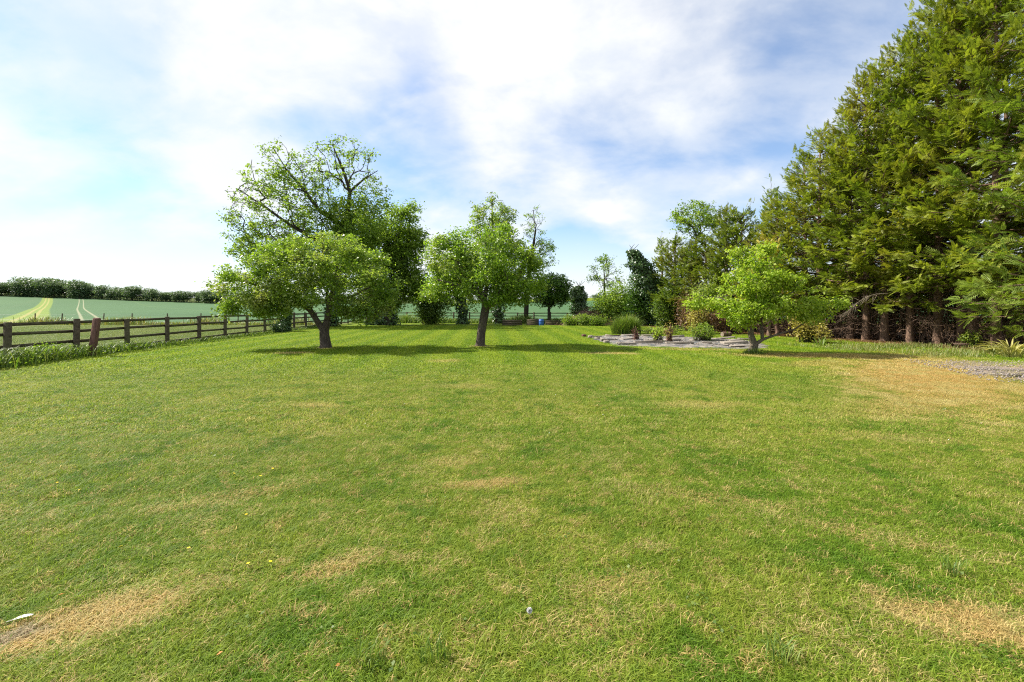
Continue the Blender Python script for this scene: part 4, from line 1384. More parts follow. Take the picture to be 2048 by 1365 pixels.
def conifer_meshes(seed, H, Rb, zb, per_m, dens, ssize, mat, bark='conifer_bark', proto=None, prof=1.15, rise=(0.05, 0.75), tr=0.2, dead=30, curve=0.25):
    """crown of sprays carried on drooping boughs; trunk with its boughs; dead lower twigs"""
    rng = np.random.default_rng(seed)
    proto = SPRAY if proto is None else proto
    nb = int((H - zb) * per_m)
    tz = np.sort(rng.uniform(0, 1, nb))
    az_ = np.arange(nb) * 2.39996 + rng.normal(0, 0.35, nb)
    trunk_line = np.array([[0, 0, -0.1], [0, 0, 0.4], [rng.normal(0, 0.05), rng.normal(0, 0.05), H * 0.4], [0, 0, H * 0.75], [0, 0, H * 0.945]])
    mbt = MB()
    V, Q, T = tube(trunk_line, [tr * 1.35, tr, tr * 0.7, tr * 0.32, 0.015], 10, 0.05, rng)
    mbt.add(V, Q, T)
    O, D, N, S, tn = [], [], [], [], []
    for k in range(nb):
        t = tz[k]
        z0 = zb + t * (H - zb) * 0.985
        prf = (1 - t) ** (1 / prof) * (0.72 + 0.28 * min(1, t / 0.18))
        L = Rb * max(prf, 0.05) * rng.uniform(0.66, 1.10) + 0.12
        el = rise[0] + (rise[1] - rise[0]) * t + rng.normal(0, 0.17)
        a = az_[k]
        h = np.array([math.cos(a), math.sin(a), 0])
        s_ = np.linspace(0, 1, 7)
        c_ = h[None] * (s_ * L)[:, None] + np.array([0, 0, 1.0])[None] * ((math.tan(el) * s_ + curve * (s_ ** 2 - s_) * 1.0) * L)[:, None]
        c_[:, 2] += z0
        c_[1:, :2] += rng.normal(0, 0.03 * L, (6, 2))
        r0 = 0.012 + 0.011 * L
        V, Q, T = tube(c_, np.linspace(r0, 0.004, 7), 4, cap=False)
        mbt.add(V, Q)
        m_ = max(3, int(dens * L * (0.8 + 0.3 * rng.random())))
        ss = rng.uniform(0.22, 1.0, m_) ** 0.75
        ss[:2] = 1.0
        o_ = np.stack([np.interp(ss, s_, c_[:, q]) for q in range(3)], 1)
        tang = unit(np.gradient(c_, axis=0)); td = np.stack([np.interp(ss, s_, tang[:, q]) for q in range(3)], 1)
        sd = np.array([-h[1], h[0], 0])
        yaw = rng.normal(0, 0.75, m_); yaw[:2] = rng.normal(0, 0.2, 2)
        d_ = td * np.cos(yaw)[:, None] + sd[None] * np.sin(yaw)[:, None] + np.array([0, 0, 1])[None] * rng.normal(0.12, 0.42, m_)[:, None]
        n_ = np.array([0, 0, 1.0])[None] + rng.normal(0, 0.35, (m_, 3)) + h[None] * 0.25
        O.append(o_ + rng.normal(0, 0.07, o_.shape)); D.append(d_); N.append(n_ + rng.normal(0, 0.25, n_.shape))
        S.append(ssize * rng.uniform(0.5, 1.35, m_) * (0.75 + 0.25 * min(1, L / 1.5)))
        bt = rng.normal(0, 0.15)
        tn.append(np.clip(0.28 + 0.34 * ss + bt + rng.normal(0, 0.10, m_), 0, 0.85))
    apex = 14
    O.append(np.array([[0, 0, H * 0.985]]) - np.c_[np.zeros((apex, 2)), rng.uniform(0, 0.9, apex)])
    aa = rng.uniform(0, 6.283, apex)
    D.append(np.c_[np.cos(aa) * 0.5, np.sin(aa) * 0.5, np.ones(apex)]); N.append(np.c_[np.cos(aa + 1), np.sin(aa + 1), np.zeros(apex)])
    S.append(np.full(apex, ssize)); tn.append(np.full(apex, 0.55))
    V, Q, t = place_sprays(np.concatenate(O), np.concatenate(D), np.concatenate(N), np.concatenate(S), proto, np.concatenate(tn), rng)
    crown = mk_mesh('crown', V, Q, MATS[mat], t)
    trunk = mbt.mesh('trunk', MATS[bark], True)
    deadm = None
    if dead:
        mb = MB()
        for k in range(dead):
            a = rng.uniform(0, 6.283); z0 = rng.uniform(0.25, zb + 0.9); L = rng.uniform(0.4, 1.5)
            h = np.array([math.cos(a), math.sin(a), 0])
            p0 = np.array([0, 0, z0]); p1 = p0 + h * L * 0.5 + np.array([0, 0, rng.uniform(-0.1, 0.2)]); p2 = p0 + h * L + np.array([0, 0, rng.uniform(-0.45, 0.1)])
            V, Q, T = tube(np.array([p0, p1, p2]), [0.016, 0.010, 0.004], 4); mb.add(V, Q, T)
            for q in range(7):
                f_ = rng.uniform(0.3, 1); b0 = p1 * (1 - f_) + p2 * f_
                V, Q, T = tube(np.array([b0, b0 + rng.normal(0, 0.16, 3), b0 + rng.normal(0, 0.28, 3)]), [0.005, 0.004, 0.002], 3); mb.add(V, Q, T)
        deadm = mb.mesh('dead_twigs', MATS['dead_wood'])
    return crown, trunk, deadm


BIG = [conifer_meshes(501, 14.0, 3.4, 1.9, 9.5, 36, 0.29, 'cypress_spray', tr=0.17, prof=1.7), conifer_meshes(502, 14.0, 3.2, 2.2, 9.5, 36, 0.29, 'cypress_spray', tr=0.145, prof=1.6), conifer_meshes(503, 11.0, 2.9, 1.5, 13, 34, 0.28, 'cypress_spray', tr=0.14, prof=1.5)]
SMALL = [conifer_meshes(511, 8.0, 1.9, 0.3, 20, 27, 0.31, 'dull_cypress_spray', proto=SPRAY_FAR, tr=0.14, dead=0, rise=(0.4, 0.8), prof=1.9),
         conifer_meshes(512, 8.0, 1.7, 0.3, 20, 27, 0.31, 'dull_cypress_spray', proto=SPRAY_FAR, tr=0.14, dead=0, rise=(0.3, 0.75), prof=1.5),
         conifer_meshes(513, 8.0, 1.35, 0.3, 20, 26, 0.30, 'hemlock_spray', proto=SPRAY_FAR, tr=0.13, dead=0, rise=(0.25, 0.9), prof=1.1)]
ORD = ['first', 'second', 'third', 'fourth', 'fifth', 'sixth', 'seventh', 'eighth', 'ninth', 'tenth', 'eleventh', 'twelfth']


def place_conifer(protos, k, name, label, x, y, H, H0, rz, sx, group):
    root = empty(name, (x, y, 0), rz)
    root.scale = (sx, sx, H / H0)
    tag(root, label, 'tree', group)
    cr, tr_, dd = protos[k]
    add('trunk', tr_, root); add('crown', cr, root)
    if dd is not None: add('dead_twigs', dd, root)
    return root


rng = np.random.default_rng(61)
row = [(2085, 15.6, 15.5), (2000, 15.2, 15.0), (1940, 14.8, 14.0), (1905, 14.5, 14.0), (1868, 14.0, 14.0), (1815, 13.3, 14.0), (1772, 12.6, 14.0), (1738, 12.0, 11.0), (1700, 11.2, 11.0), (1652, 10.4, 11.0), (1604, 9.5, 11.0), (1558, 7.6, 11.0)]
for k, (px, H, H0_) in enumerate(row):
    r_ = (px - 1024) / F
    Y = HEDGE_A / (r_ + HEDGE_B)
    X = HEDGE_A - HEDGE_B * Y
    pk = (0, 1, 0, 1, 0, 1, 1, 2, 2, 2, 2, 2)[k]
    H0 = (14.0, 14.0, 11.0)[pk]
    hue = 'towering' if k < 6 else 'tall'
    place_conifer(BIG, pk, 'cypress_tree', '%s olive-green cypress, %s trunk from the right in the hedge row' % (hue, ORD[k]), X + rng.normal(0, 0.12), Y, H, H0, rng.uniform(0, 6.28), rng.uniform(0.88, 1.05) * (1.0 if H > 9 else 0.85), 'cypress hedge along the right side')
row2 = [(1512, 8.3, 2), (1470, 7.3, 0), (1440, 8.0, 1), (1400, 6.2, 0), (1372, 6.3, 1), (1340, 6.5, 0), (1302, 6.9, 2)]
lab2 = ['green pointed conifer rising above the right hedge beside the big cypresses', 'dull green conifer just left of the pointed green conifer', 'dull conifer with a pointed top right of the airy ash', 'broad dull conifer in front of the airy ash', 'dull green conifer with rounded top under the airy ash', 'end conifer of the hedge, left of the airy ash', 'small pointed conifer behind the leaning ivy tree']
for k, (px, H, pk) in enumerate(row2):
    r_ = (px - 1024) / F
    Y = HEDGE_A / (r_ + HEDGE_B)
    X = HEDGE_A - HEDGE_B * Y
    place_conifer(SMALL, pk, 'hedge_conifer', lab2[k], X + (0.4 if pk != 2 else 0.9), Y, H, 8.0, rng.uniform(0, 6.28), rng.uniform(0.95, 1.2), 'conifers at the far end of the hedge')
HEMT = conifer_meshes(521, 13.0, 4.6, 1.2, 13, 14, 0.42, 'hemlock_spray', proto=HEM, tr=0.22, dead=14, rise=(-0.06, 0.5), curve=0.35)
place_conifer([HEMT], 0, 'hemlock_tree', 'bright green conifer with drooping feathery boughs at the right edge', 17.7, 13.6, 13.5, 13.0, 0.6, 1.0, None)
for k, (px, Y, H, pk) in enumerate([(1985, 20.0, 15.5, 0), (1890, 21.0, 15.0, 1), (1800, 22.4, 13.5, 0), (1725, 24.0, 11.6, 2), (1655, 26.0, 10.0, 2), (1590, 28.0, 8.2, 2)]):
    place_conifer(BIG, pk, 'cypress_tree', 'dark cypress standing behind the front hedge row, %s from the right' % ORD[k], ax(px, Y) + 0.6, Y, H, (14.0, 14.0, 11.0)[pk], rng.uniform(0, 6.28), 0.95, 'cypresses behind the front hedge row')
# bleached dead bough hanging from the hedge
rng = np.random.default_rng(71)
mb = MB()
p0 = np.array([ax(1775, 18.4), 18.4, az(588, 18.4)]); p3 = np.array([ax(1692, 17.2), 17.2, az(632, 17.2)])
tt = np.linspace(0, 1, 8)[:, None]
c_ = p0 * (1 - tt) + p3 * tt + np.array([0, 0, 0.30]) * np.sin(tt * math.pi * 0.9)
V, Q, T = tube(c_, np.linspace(0.02, 0.006, 8), 6); mb.add(V, Q, T)
for q in range(26):
    f_ = rng.uniform(0.25, 1); b0 = np.array([np.interp(f_, tt[:, 0], c_[:, j]) for j in range(3)])
    V, Q, T = tube(np.array([b0, b0 + np.array([-0.15, 0, -0.12]) + rng.normal(0, 0.10, 3), b0 + np.array([-0.32, 0, -0.35]) + rng.normal(0, 0.16, 3)]), [0.008, 0.006, 0.002], 3); mb.add(V, Q, T)
o_ = add('dead_bough', mb.mesh('dead_bough', MATS['bleached_wood']))
tag(o_, 'pale bare dead bough drooping from the cypress hedge right of the lime tree', 'branch')

# understorey behind the trunks, brown dead brush, litter
us = [(2035, 17.6, 1.6), (1960, 18.6, 2.0), (1890, 19.8, 2.2), (1840, 20.8, 2.4), (1795, 21.6, 2.0), (1750, 22.6, 2.4), (1700, 23.6, 2.0), (1650, 24.6, 2.2), (1600, 26.2, 2.4)]
for k, (px, Y, h_) in enumerate(us):
    bush('understorey_shrub', 'dark leafy understorey shrub behind the hedge trunks, %s from the right' % ORD[k], (ax(px, Y) + 0.9, Y + 0.4, 0), [(0, 0, h_ * 0.75, 1.2, 0.6, h_ * 0.55), (0.3, 0, h_ * 1.25, 1.0, 0.6, h_ * 0.45)], 8, 2600, 0.13, 'hedge_leaf' if k % 2 else 'deep_leaf', 600 + k, spread_=0.22, group='understorey behind the hedge trunks')
mb = MB()
rng = np.random.default_rng(81)
for k in range(1500):
    Y = rng.uniform(16.5, 33)
    X = HEDGE_A - HEDGE_B * Y + rng.uniform(0.1, 1.9)
    h_ = rng.uniform(0.3, 1.7)
    b0 = np.array([X, Y, 0.0]); d = np.array([rng.normal(0, 0.35), rng.normal(0, 0.3), h_])
    V, Q, T = tube(np.array([b0, b0 + d * 0.5 + rng.normal(0, 0.08, 3), b0 + d]), [0.011, 0.008, 0.003], 3); mb.add(V, Q, T)
tag(add('dead_brush', mb.mesh('dead_brush', MATS['dead_wood'])), 'tangle of brown dead twigs under the cypress hedge', 'brush', None, 'stuff')
n = 9000
Y = rng.uniform(16.0, 34, n)
C = np.c_[HEDGE_A - HEDGE_B * Y + rng.uniform(0.2, 2.0, n), Y, rng.uniform(0.05, 1.5, n)]
V, Q, t = leaf_quads(C, 0.10, rng, 0.5, 0.3, 0.5)
tag(add('dead_foliage', mk_mesh('dead_foliage', V, Q, MATS['dead_leaf'], t)), 'brown withered foliage hanging under the cypress hedge', 'foliage', None, 'stuff')
n = 9000
Y = rng.uniform(14.0, 34, n)
C = np.c_[HEDGE_A - HEDGE_B * Y - 1.5 + rng.normal(0, 0.9, n), Y, rng.uniform(0.005, 0.03, n)]
C = C[~inside(BED, C[:, 0], C[:, 1])]
V, Q, t = leaf_quads(C, 0.06, rng, 0.6, 2.5, 0.0)
tag(add('leaf_litter', mk_mesh('leaf_litter', V, Q, MATS['dead_leaf'], t)), 'brown leaf litter at the foot of the hedge', 'litter', None, 'stuff')
# green verge in front of the hedge
n = 14000
Y = rng.uniform(13.3, 18.0, n)
X = rng.uniform(9.8, 19.0, n)
k = (X < HEDGE_A - HEDGE_B * Y - 0.9) & (X + 0.35 * Y > 16.0) & (X > 11.3 + 0.36 * (16 - Y) + rng.normal(0, 0.25, n)) & ~inside(GRAV, X, Y) & ~inside(BED, X, Y)
k &= (np.sin(X * 1.9 + 1) * np.sin(Y * 2.3 + X) + rng.normal(0, 0.5, n)) > 0.05
C = np.c_[X[k], Y[k], np.zeros(k.sum())]
V, Q, T, t = blades(C, 0.12, 0.012, rng, 1.1, 0.6)
tag(add('verge_grass', mk_mesh('verge_grass', V, [Q, T], MATS['verge_grass'], t)), 'tufty green verge between the dry lawn and the hedge', 'grass', None, 'stuff')

# brown dead shrub and golden ones at the foot of the hedge
bush('dead_shrub', 'withered brown shrub at the foot of the hedge behind the bed', (ax(1378, 28.5), 28.5, 0), [(0, 0, 1.3, 0.9, 0.7, 1.3), (0.4, 0, 0.7, 1.2, 0.6, 0.7)], 22, 3000, 0.10, 'dead_leaf', 211, 'dead_wood', tip=0.007)
bush('dead_shrub', 'low brown dead shrub below the lime-green tree at the hedge', (ax(1465, 25.5), 25.5, 0), [(0, 0, 0.6, 1.1, 0.5, 0.7), (-0.9, 0, 0.9, 0.7, 0.5, 0.8)], 22, 2600, 0.10, 'dead_leaf', 212, 'dead_wood', tip=0.007)
bush('golden_shrub', 'yellow-green shrub at the hedge foot left of the lime-green tree', (ax(1398, 25.5), 25.5, 0), [(0, 0, 1.3, 0.5, 0.5, 0.8), (-0.2, 0, 0.7, 0.45, 0.4, 0.6)], 8, 1500, 0.11, 'yellow_leaf', 213)
bush('golden_shrub', 'pale gold shrub under the hedge right of the lime-green tree', (ax(1612, 19.2), 19.2, 0), [(0, 0, 0.55, 0.5, 0.4, 0.45), (-0.3, 0, 0.9, 0.4, 0.4, 0.4), (0.6, 0, 0.35, 0.3, 0.3, 0.3)], 8, 1300, 0.10, 'yellow_leaf', 214)
bush('golden_shrub', 'small gold shrub standing above the iris clump', (ax(1643, 18.6), 18.6, 0), [(0, 0, 0.55, 0.22, 0.2, 0.35)], 5, 380, 0.09, 'yellow_leaf', 215, spread_=0.08)
SPG = conifer_meshes(531, 5.0, 1.5, 1.0, 15, 22, 0.33, 'gold_spray', proto=SPRAY_FAR, tr=0.1, dead=0, rise=(0.1, 0.8))
place_conifer([SPG], 0, 'golden_conifer', 'golden-yellow conifer glowing behind the top of the lime-green tree', ax(1538, 23.6), 23.6, 4.9, 5.0, 0, 1.0, None)

# strap-leaved clumps: each leaf a part of its own
def strap_clump(name, label, loc, n, L, w, seed, mat='strap_leaf', lean=(0.5, 1.3)):
    rng = np.random.default_rng(seed)
    root = empty(name, loc)
    tag(root, label, 'plant')
    mes = []
    for v in range(5):
        t = np.linspace(0, 1, 6)
        ln = np.interp(v, [0, 4], lean)
        x_ = L * (t * 0.25 + ln * 0.5 * t ** 2.2)
        z_ = L * (t * 1.0 - (0.12 + 0.36 * ln) * t ** 2.6)
        ww = w * np.array([0.7, 1, 1, 0.85, 0.55, 0.05])
        V = np.concatenate([np.c_[x_, -ww / 2, z_ + 0.12 * w], np.c_[x_, 0 * ww, z_ - 0.1 * w], np.c_[x_, ww / 2, z_ + 0.12 * w]])
        Q = [[q + 6 * r_, q + 1 + 6 * r_, q + 7 + 6 * r_, q + 6 + 6 * r_] for r_ in range(2) for q in range(5)]
        mes.append(mk_mesh('leaf', V, np.array(Q), MATS[mat], np.tile(np.clip(rng.uniform(0.1, 0.75) + 0.3 * t, 0, 1), 3), True))
    for k in range(n):
        o_ = add('leaf', mes[k % 5], root)
        rr = 0.18 * math.sqrt(rng.random()) * L / 0.6
        a = rng.uniform(0, 6.283)
        o_.location = (rr * math.cos(a), rr * math.sin(a), 0)
        o_.rotation_euler = (0, rng.normal(0, 0.1), a + rng.normal(0, 0.5))
        s_ = rng.uniform(0.65, 1.15)
        o_.scale = (s_, 1, s_)
    return root


strap_clump('daylily_clump', 'large clump of arching strap leaves, green and straw, at the right edge', (ax(2022, 13.6), 13.6, 0), 60, 0.72, 0.045, 701)
strap_clump('daylily_clump', 'smaller clump of arching strap leaves left of the large one', (ax(1985, 14.3), 14.3, 0), 30, 0.5, 0.04, 702)
strap_clump('iris_clump', 'upright iris leaves at the hedge foot right of the lime-green tree', (ax(1641, 17.6), 17.6, 0), 26, 0.45, 0.035, 703, 'tall_grass', (0.1, 0.7))
bush('fern', 'small green fern among the trunks near the right edge', (ax(1940, 16.9), 16.9, 0), [(0, 0, 0.35, 0.3, 0.25, 0.3)], 6, 700, 0.08, 'hemlock_spray', 216, cat='fern', spread_=0.06)
V, Q, T = tube(np.array([[0, 0, 0.07], [0.5, 0.05, 0.09], [1.0, 0.0, 0.08], [1.5, -0.05, 0.06]]), [0.09, 0.08, 0.06, 0.05], 8, 0.06, np.random.default_rng(3))
tag(add('fallen_branch', mk_mesh('fallen_branch', V, [Q, T], MATS['dead_wood'], smooth=True), None, (ax(1905, 16.9), 16.9, 0)), 'fallen brown branch lying below the right hedge trunks', 'branch')

bush('hedge_shrub', 'olive shrub filling the foot of the hedge below the end conifer', (ax(1335, 33.5), 33.5, 0), [(0, 0, 1.3, 1.1, 0.7, 1.4), (0.5, 0, 2.4, 0.8, 0.6, 1.0)], 12, 5200, 0.14, 'hedge_leaf', 251, spread_=0.2)
bush('hedge_shrub', 'brown-tinged shrub at the hedge foot above the withered shrub', (ax(1425, 28.5), 28.5, 0), [(0, 0, 1.6, 1.0, 0.6, 1.2), (-0.6, 0, 2.4, 0.7, 0.5, 0.8)], 12, 3600, 0.13, 'apple_leaf', 252, spread_=0.2)
# ------------------------------------------------------------------ planting bed: slabs, shrubs, log
rng = np.random.default_rng(91)
slabs = []
def slab(px, py, L, D, H, rz, tilt=0.0):
    slabs.append((px, py, L, D, H, rz, tilt))
front = [(1252, 691, 0.75, 0.22, 0.07), (1296, 689, 1.15, 0.26, 0.10), (1358, 690.5, 1.05, 0.26, 0.11), (1413, 689, 0.34, 0.24, 0.08), (1468, 690, 1.0, 0.34, 0.13), (1482, 696.5, 0.95, 0.16, 0.05)]
middle = [(1218, 683, 0.7, 0.3, 0.07), (1258, 681.5, 0.8, 0.34, 0.06), (1300, 684.5, 0.5, 0.3, 0.06), (1345, 683, 0.7, 0.3, 0.07), (1392, 684, 0.5, 0.28, 0.06), (1432, 684.5, 0.6, 0.3, 0.07), (1470, 685, 0.7, 0.35, 0.07)]
back = [(1190, 676, 0.6, 0.3, 0.06), (1225, 674.5, 0.7, 0.4, 0.07), (1262, 673.5, 0.9, 0.4, 0.06), (1300, 674.5, 0.8, 0.4, 0.06), (1348, 677, 0.9, 0.35, 0.09), (1448, 680, 0.9, 0.35, 0.05), (1488, 681, 0.5, 0.3, 0.06)]
for rowname, rw in (('front', front), ('middle', middle), ('back', back)):
    for k, (px, py, L, D, H) in enumerate(rw):
        Y = gy(py)
        V, Q, T = bevel_box(L, D, H * 0.7, 0.016, rng, 0.010)
        V[:, 2] += rng.normal(0, 0.012) * (V[:, 0] > 0)
        o_ = add('stone_slab', mk_mesh('stone_slab', V, [Q, T], MATS['stone']), None, (ax(px, Y), Y, 0.055))
        o_.rotation_euler = (rng.normal(0, 0.03), rng.normal(0, 0.03), rng.normal(0.05, 0.14))
        tag(o_, 'weathered grey stone slab, %s from the left in the %s row of the bed' % (ORD[k], rowname), 'slab', 'stone slabs strewn on the bed', 'thing')
for k, (px, py) in enumerate([(1168, 674.2), (1181, 676.5), (1195, 679.5), (1206, 682.5), (1213, 687)]):
    Y = gy(py)
    V, Q, T = bevel_box(0.23, 0.13, 0.11, 0.02, rng, 0.008)
    o_ = add('edging_stone', mk_mesh('edging_stone', V, [Q, T], MATS['stone'] if k else MATS['red_wood']), None, (ax(px, Y), Y, 0.02))
    o_.rotation_euler = (0, 0, rng.uniform(-0.6, 0.6))
    tag(o_, 'small rough edging stone, %s from the left along the left rim of the bed' % ORD[k], 'stone', 'edging stones of the bed')
# log
root = empty('log', (ax(1452, 23.0), 23.0, 0.13), 0.25)
tag(root, 'short cut brown log lying behind the planting bed', 'log')
V, Q, T = tube(np.array([[-0.24, 0, 0], [-0.1, 0, 0.005], [0.1, 0, 0], [0.24, 0, 0]]), [0.13, 0.135, 0.13, 0.125], 12, 0.03, rng, cap=False)
add('bark', mk_mesh('bark', V, Q, MATS['conifer_bark'], smooth=True), root)
a_ = np.arange(12) / 12 * 2 * np.pi
for sx in (-0.235, 0.235):
    V = np.concatenate([np.c_[np.full(12, sx), 0.122 * np.cos(a_), 0.122 * np.sin(a_)], [[sx * 1.01, 0, 0]]])
    add('cut_end', mk_mesh('cut_end', V, np.array([[q, (q + 1) % 12, 12] for q in range(12)]), MATS['bleached_wood']), root)
bush('bed_shrub', 'bushy green shrub with leaning stem in the right half of the bed', (ax(1405, 19.6), 19.6, 0.03), [(0.05, 0, 0.42, 0.5, 0.35, 0.36), (-0.35, 0, 0.55, 0.2, 0.2, 0.2), (0.3, 0, 0.3, 0.3, 0.3, 0.22)], 7, 1500, 0.075, 'ash_leaf', 221, 'apple_bark', spread_=0.07)
bush('bed_shrub', 'small pale green shrub left of the bushy one in the bed', (ax(1312, 19.4), 19.4, 0.03), [(0, 0, 0.38, 0.28, 0.22, 0.2), (0.25, 0, 0.3, 0.15, 0.15, 0.14)], 6, 420, 0.075, 'lime_leaf', 222, 'apple_bark', spread_=0.06)
bush('bed_shrub', 'thin upright rose stems with few leaves in the middle of the bed', (ax(1338, 19.6), 19.6, 0.03), [(0, 0, 0.5, 0.2, 0.2, 0.4)], 6, 190, 0.07, 'yellow_leaf', 223, 'red_wood', spread_=0.06)
bush('bed_shrub', 'bare reddish twigs rising from the left of the bed', (ax(1270, 20.4), 20.4, 0.03), [(0, 0, 0.35, 0.2, 0.2, 0.3)], 6, 40, 0.05, 'dead_leaf', 224, 'red_wood', spread_=0.05)
# tall grass clumps and weeds near the bed
def grass_clump(name, label, loc, n, rx, ry, h, mat, seed, w=0.012):
    rng = np.random.default_rng(seed)
    a = rng.uniform(0, 6.283, n); q = np.sqrt(rng.random(n))
    C = np.c_[rx * q * np.cos(a), ry * q * np.sin(a), np.zeros(n)]
    V, Q, T, t = blades(C, h * (1.1 - 0.5 * q ** 2), w, rng, 0.7)
    o_ = add(name, mk_mesh(name, V, [Q, T], MATS[mat], t), None, loc)
    return tag(o_, label, 'grass clump')


grass_clump('tall_grass_clump', 'tall bright green grass clump behind the left of the bed', (ax(1252, 25.3), 25.3, 0), 2600, 0.80, 0.5, 0.85, 'tall_grass', 231, 0.014)
bush('weed_clump', 'straw-topped weeds growing out of the tall grass clump', (ax(1243, 25.9), 25.9, 0), [(-0.1, 0, 0.75, 0.5, 0.3, 0.2), (0.6, 0, 0.65, 0.3, 0.3, 0.3)], 8, 500, 0.07, 'yellow_leaf', 232, cat='weeds', spread_=0.08)
for k, (px, Y, h_) in enumerate([(1142, 37, 0.8), (1168, 36.5, 0.95), (1195, 36, 0.8)]):
    bush('nettle_patch', 'green nettle clump below the brush pile, %s from the left' % ORD[k], (ax(px, Y), Y, 0), [(0, 0, h_ * 0.5, 0.75, 0.5, h_ * 0.5)], 12, 2000, 0.10, 'ash_leaf', 240 + k, cat='weeds', spread_=0.12, group='nettles below the brush pile')
bush('weed_clump', 'low scrubby weeds between the bed and the hedge', (ax(1310, 24.6), 24.6, 0), [(0, 0, 0.2, 1.3, 0.5, 0.25), (1.6, 0.2, 0.2, 0.8, 0.4, 0.25)], 10, 1500, 0.07, 'apple_leaf', 236, cat='weeds', spread_=0.10)

grass_clump('grass_tuft', 'green grass tuft round the foot of the lime-green tree', (ax(1507, gy(709)), gy(709), 0), 420, 0.34, 0.2, 0.17, 'tall_grass', 255, 0.008)
# brush pile, wooden beds, blue barrel by the back fence
rng = np.random.default_rng(95)
mb = MB()
for k in range(900):
    u = rng.normal(0, 1.1); v_ = rng.normal(0, 0.6)
    hmax = 1.55 * math.exp(-(u / 1.7) ** 2 - (v_ / 0.9) ** 2)
    z = rng.uniform(0.05, max(0.12, hmax))
    a = rng.uniform(0, 6.283); L = rng.uniform(0.3, 0.9)
    d = np.array([math.cos(a), math.sin(a), rng.normal(0, 0.35)]) * L / 2
    p_ = np.array([u, v_, z])
    V, Q, T = tube(np.array([p_ - d, p_ + rng.normal(0, 0.05, 3), p_ + d]), [0.016, 0.013, 0.006], 3); mb.add(V, Q, T)
V, Q, T = np.array([[-2.4, -1, 0], [2.4, -1, 0], [2.4, 1, 0], [-2.4, 1, 0], [-0.6, 0, 1.2], [0.7, 0, 1.2]]), np.array([[0, 1, 5, 4], [2, 3, 4, 5]]), np.array([[1, 2, 5], [3, 0, 4]])
mb.add(V, Q, T)
o_ = add('brush_pile', mb.mesh('brush_pile', MATS['dead_wood']), None, (ax(1178, 38.3), 38.3, 0))
tag(o_, 'reddish-brown heap of cut brushwood beside the ivy stump', 'brush pile')


def plank_bed(label, x, y, L, W, H, rz, seed):
    rng = np.random.default_rng(seed)
    root = empty('raised_bed', (x, y, 0), rz)
    tag(root, label, 'planter')
    for sy in (-W / 2, W / 2):
        for q in range(3):
            o_ = add('plank', mk_mesh('plank', box_v(L, 0.04, H / 3 - 0.012, rng=rng, j=0.004), BOXQ, MATS['fence_wood']), root)
            o_.location = (0, sy, H / 6 + q * H / 3)
    for sx in (-L / 2 - 0.03, L / 2 + 0.03):
        for q in range(3):
            o_ = add('plank', mk_mesh('plank', box_v(0.04, W - 0.06, H / 3 - 0.012, rng=rng, j=0.004), BOXQ, MATS['fence_wood']), root)
            o_.location = (sx, 0, H / 6 + q * H / 3)
    V = np.array([[-L / 2, -W / 2 + .03, H * 0.8], [L / 2, -W / 2 + .03, H * 0.8], [L / 2, W / 2 - .03, H * 0.85], [-L / 2, W / 2 - .03, H * 0.85]])
    add('soil', mk_mesh('soil', V, np.array([[0, 1, 2, 3]]), MATS['dead_wood']), root)


plank_bed('brown plank compost bed left of the blue barrel, the longer one', ax(1024, 37.6), 37.6, 1.5, 0.9, 0.45, 0.05, 1)
plank_bed('brown plank compost bed touching the blue barrel', ax(1066, 37.8), 37.8, 0.95, 0.9, 0.5, -0.05, 2)
plank_bed('low brown plank bed right of the blue barrel', ax(1104, 38.6), 38.6, 1.0, 0.8, 0.38, 0.0, 3)
root = empty('blue_barrel', (ax(1083, 37.2), 37.2, 0))
tag(root, 'small blue plastic barrel by the compost beds at the back fence', 'barrel')
zz = np.array([0, 0.03, 0.16, 0.18, 0.20, 0.34, 0.36, 0.38, 0.47, 0.50])
rr = np.array([0.19, 0.205, 0.215, 0.228, 0.215, 0.215, 0.228, 0.215, 0.205, 0.18])
V, Q, T = tube(np.c_[0 * zz, 0 * zz, zz], rr, 16)
add('body', mk_mesh('body', V, [Q, T], MATS['blue_plastic'], smooth=True), root)
V, Q, T = tube(np.array([[0, 0, 0.49], [0, 0, 0.53]]), [0.20, 0.195], 16)
add('lid', mk_mesh('lid', V, [Q, T], MATS['blue_plastic']), root)

# ------------------------------------------------------------------ small things on the lawn
rng = np.random.default_rng(99)
# dandelion clock
root = empty('dandelion_clock', (ax(1059, gy(1240)), gy(1240), 0))
tag(root, 'white dandelion seed head standing in the near lawn', 'flower')
V, Q, T = tube(np.array([[0, 0, 0], [0.002, 0, 0.02], [0, 0, 0.036]]), [0.0015] * 3, 5)
add('stalk', mk_mesh('stalk', V, [Q, T], MATS['tall_grass'], np.full(len(V), 0.6)), root)
n = 700
d = unit(rng.normal(0, 1, (n, 3)))
b_ = unit(np.cross(d, rng.normal(0, 1, (n, 3))))
c0 = np.array([0, 0, 0.045])
V = np.stack([c0 + d * 0.003, c0 + d * 0.0135 + b_ * 0.0022, c0 + d * 0.0135 - b_ * 0.0022], 1).reshape(-1, 3)
add('seed_head', mk_mesh('seed_head', V, np.arange(3 * n).reshape(n, 3), MATS['white_fluff']), root)
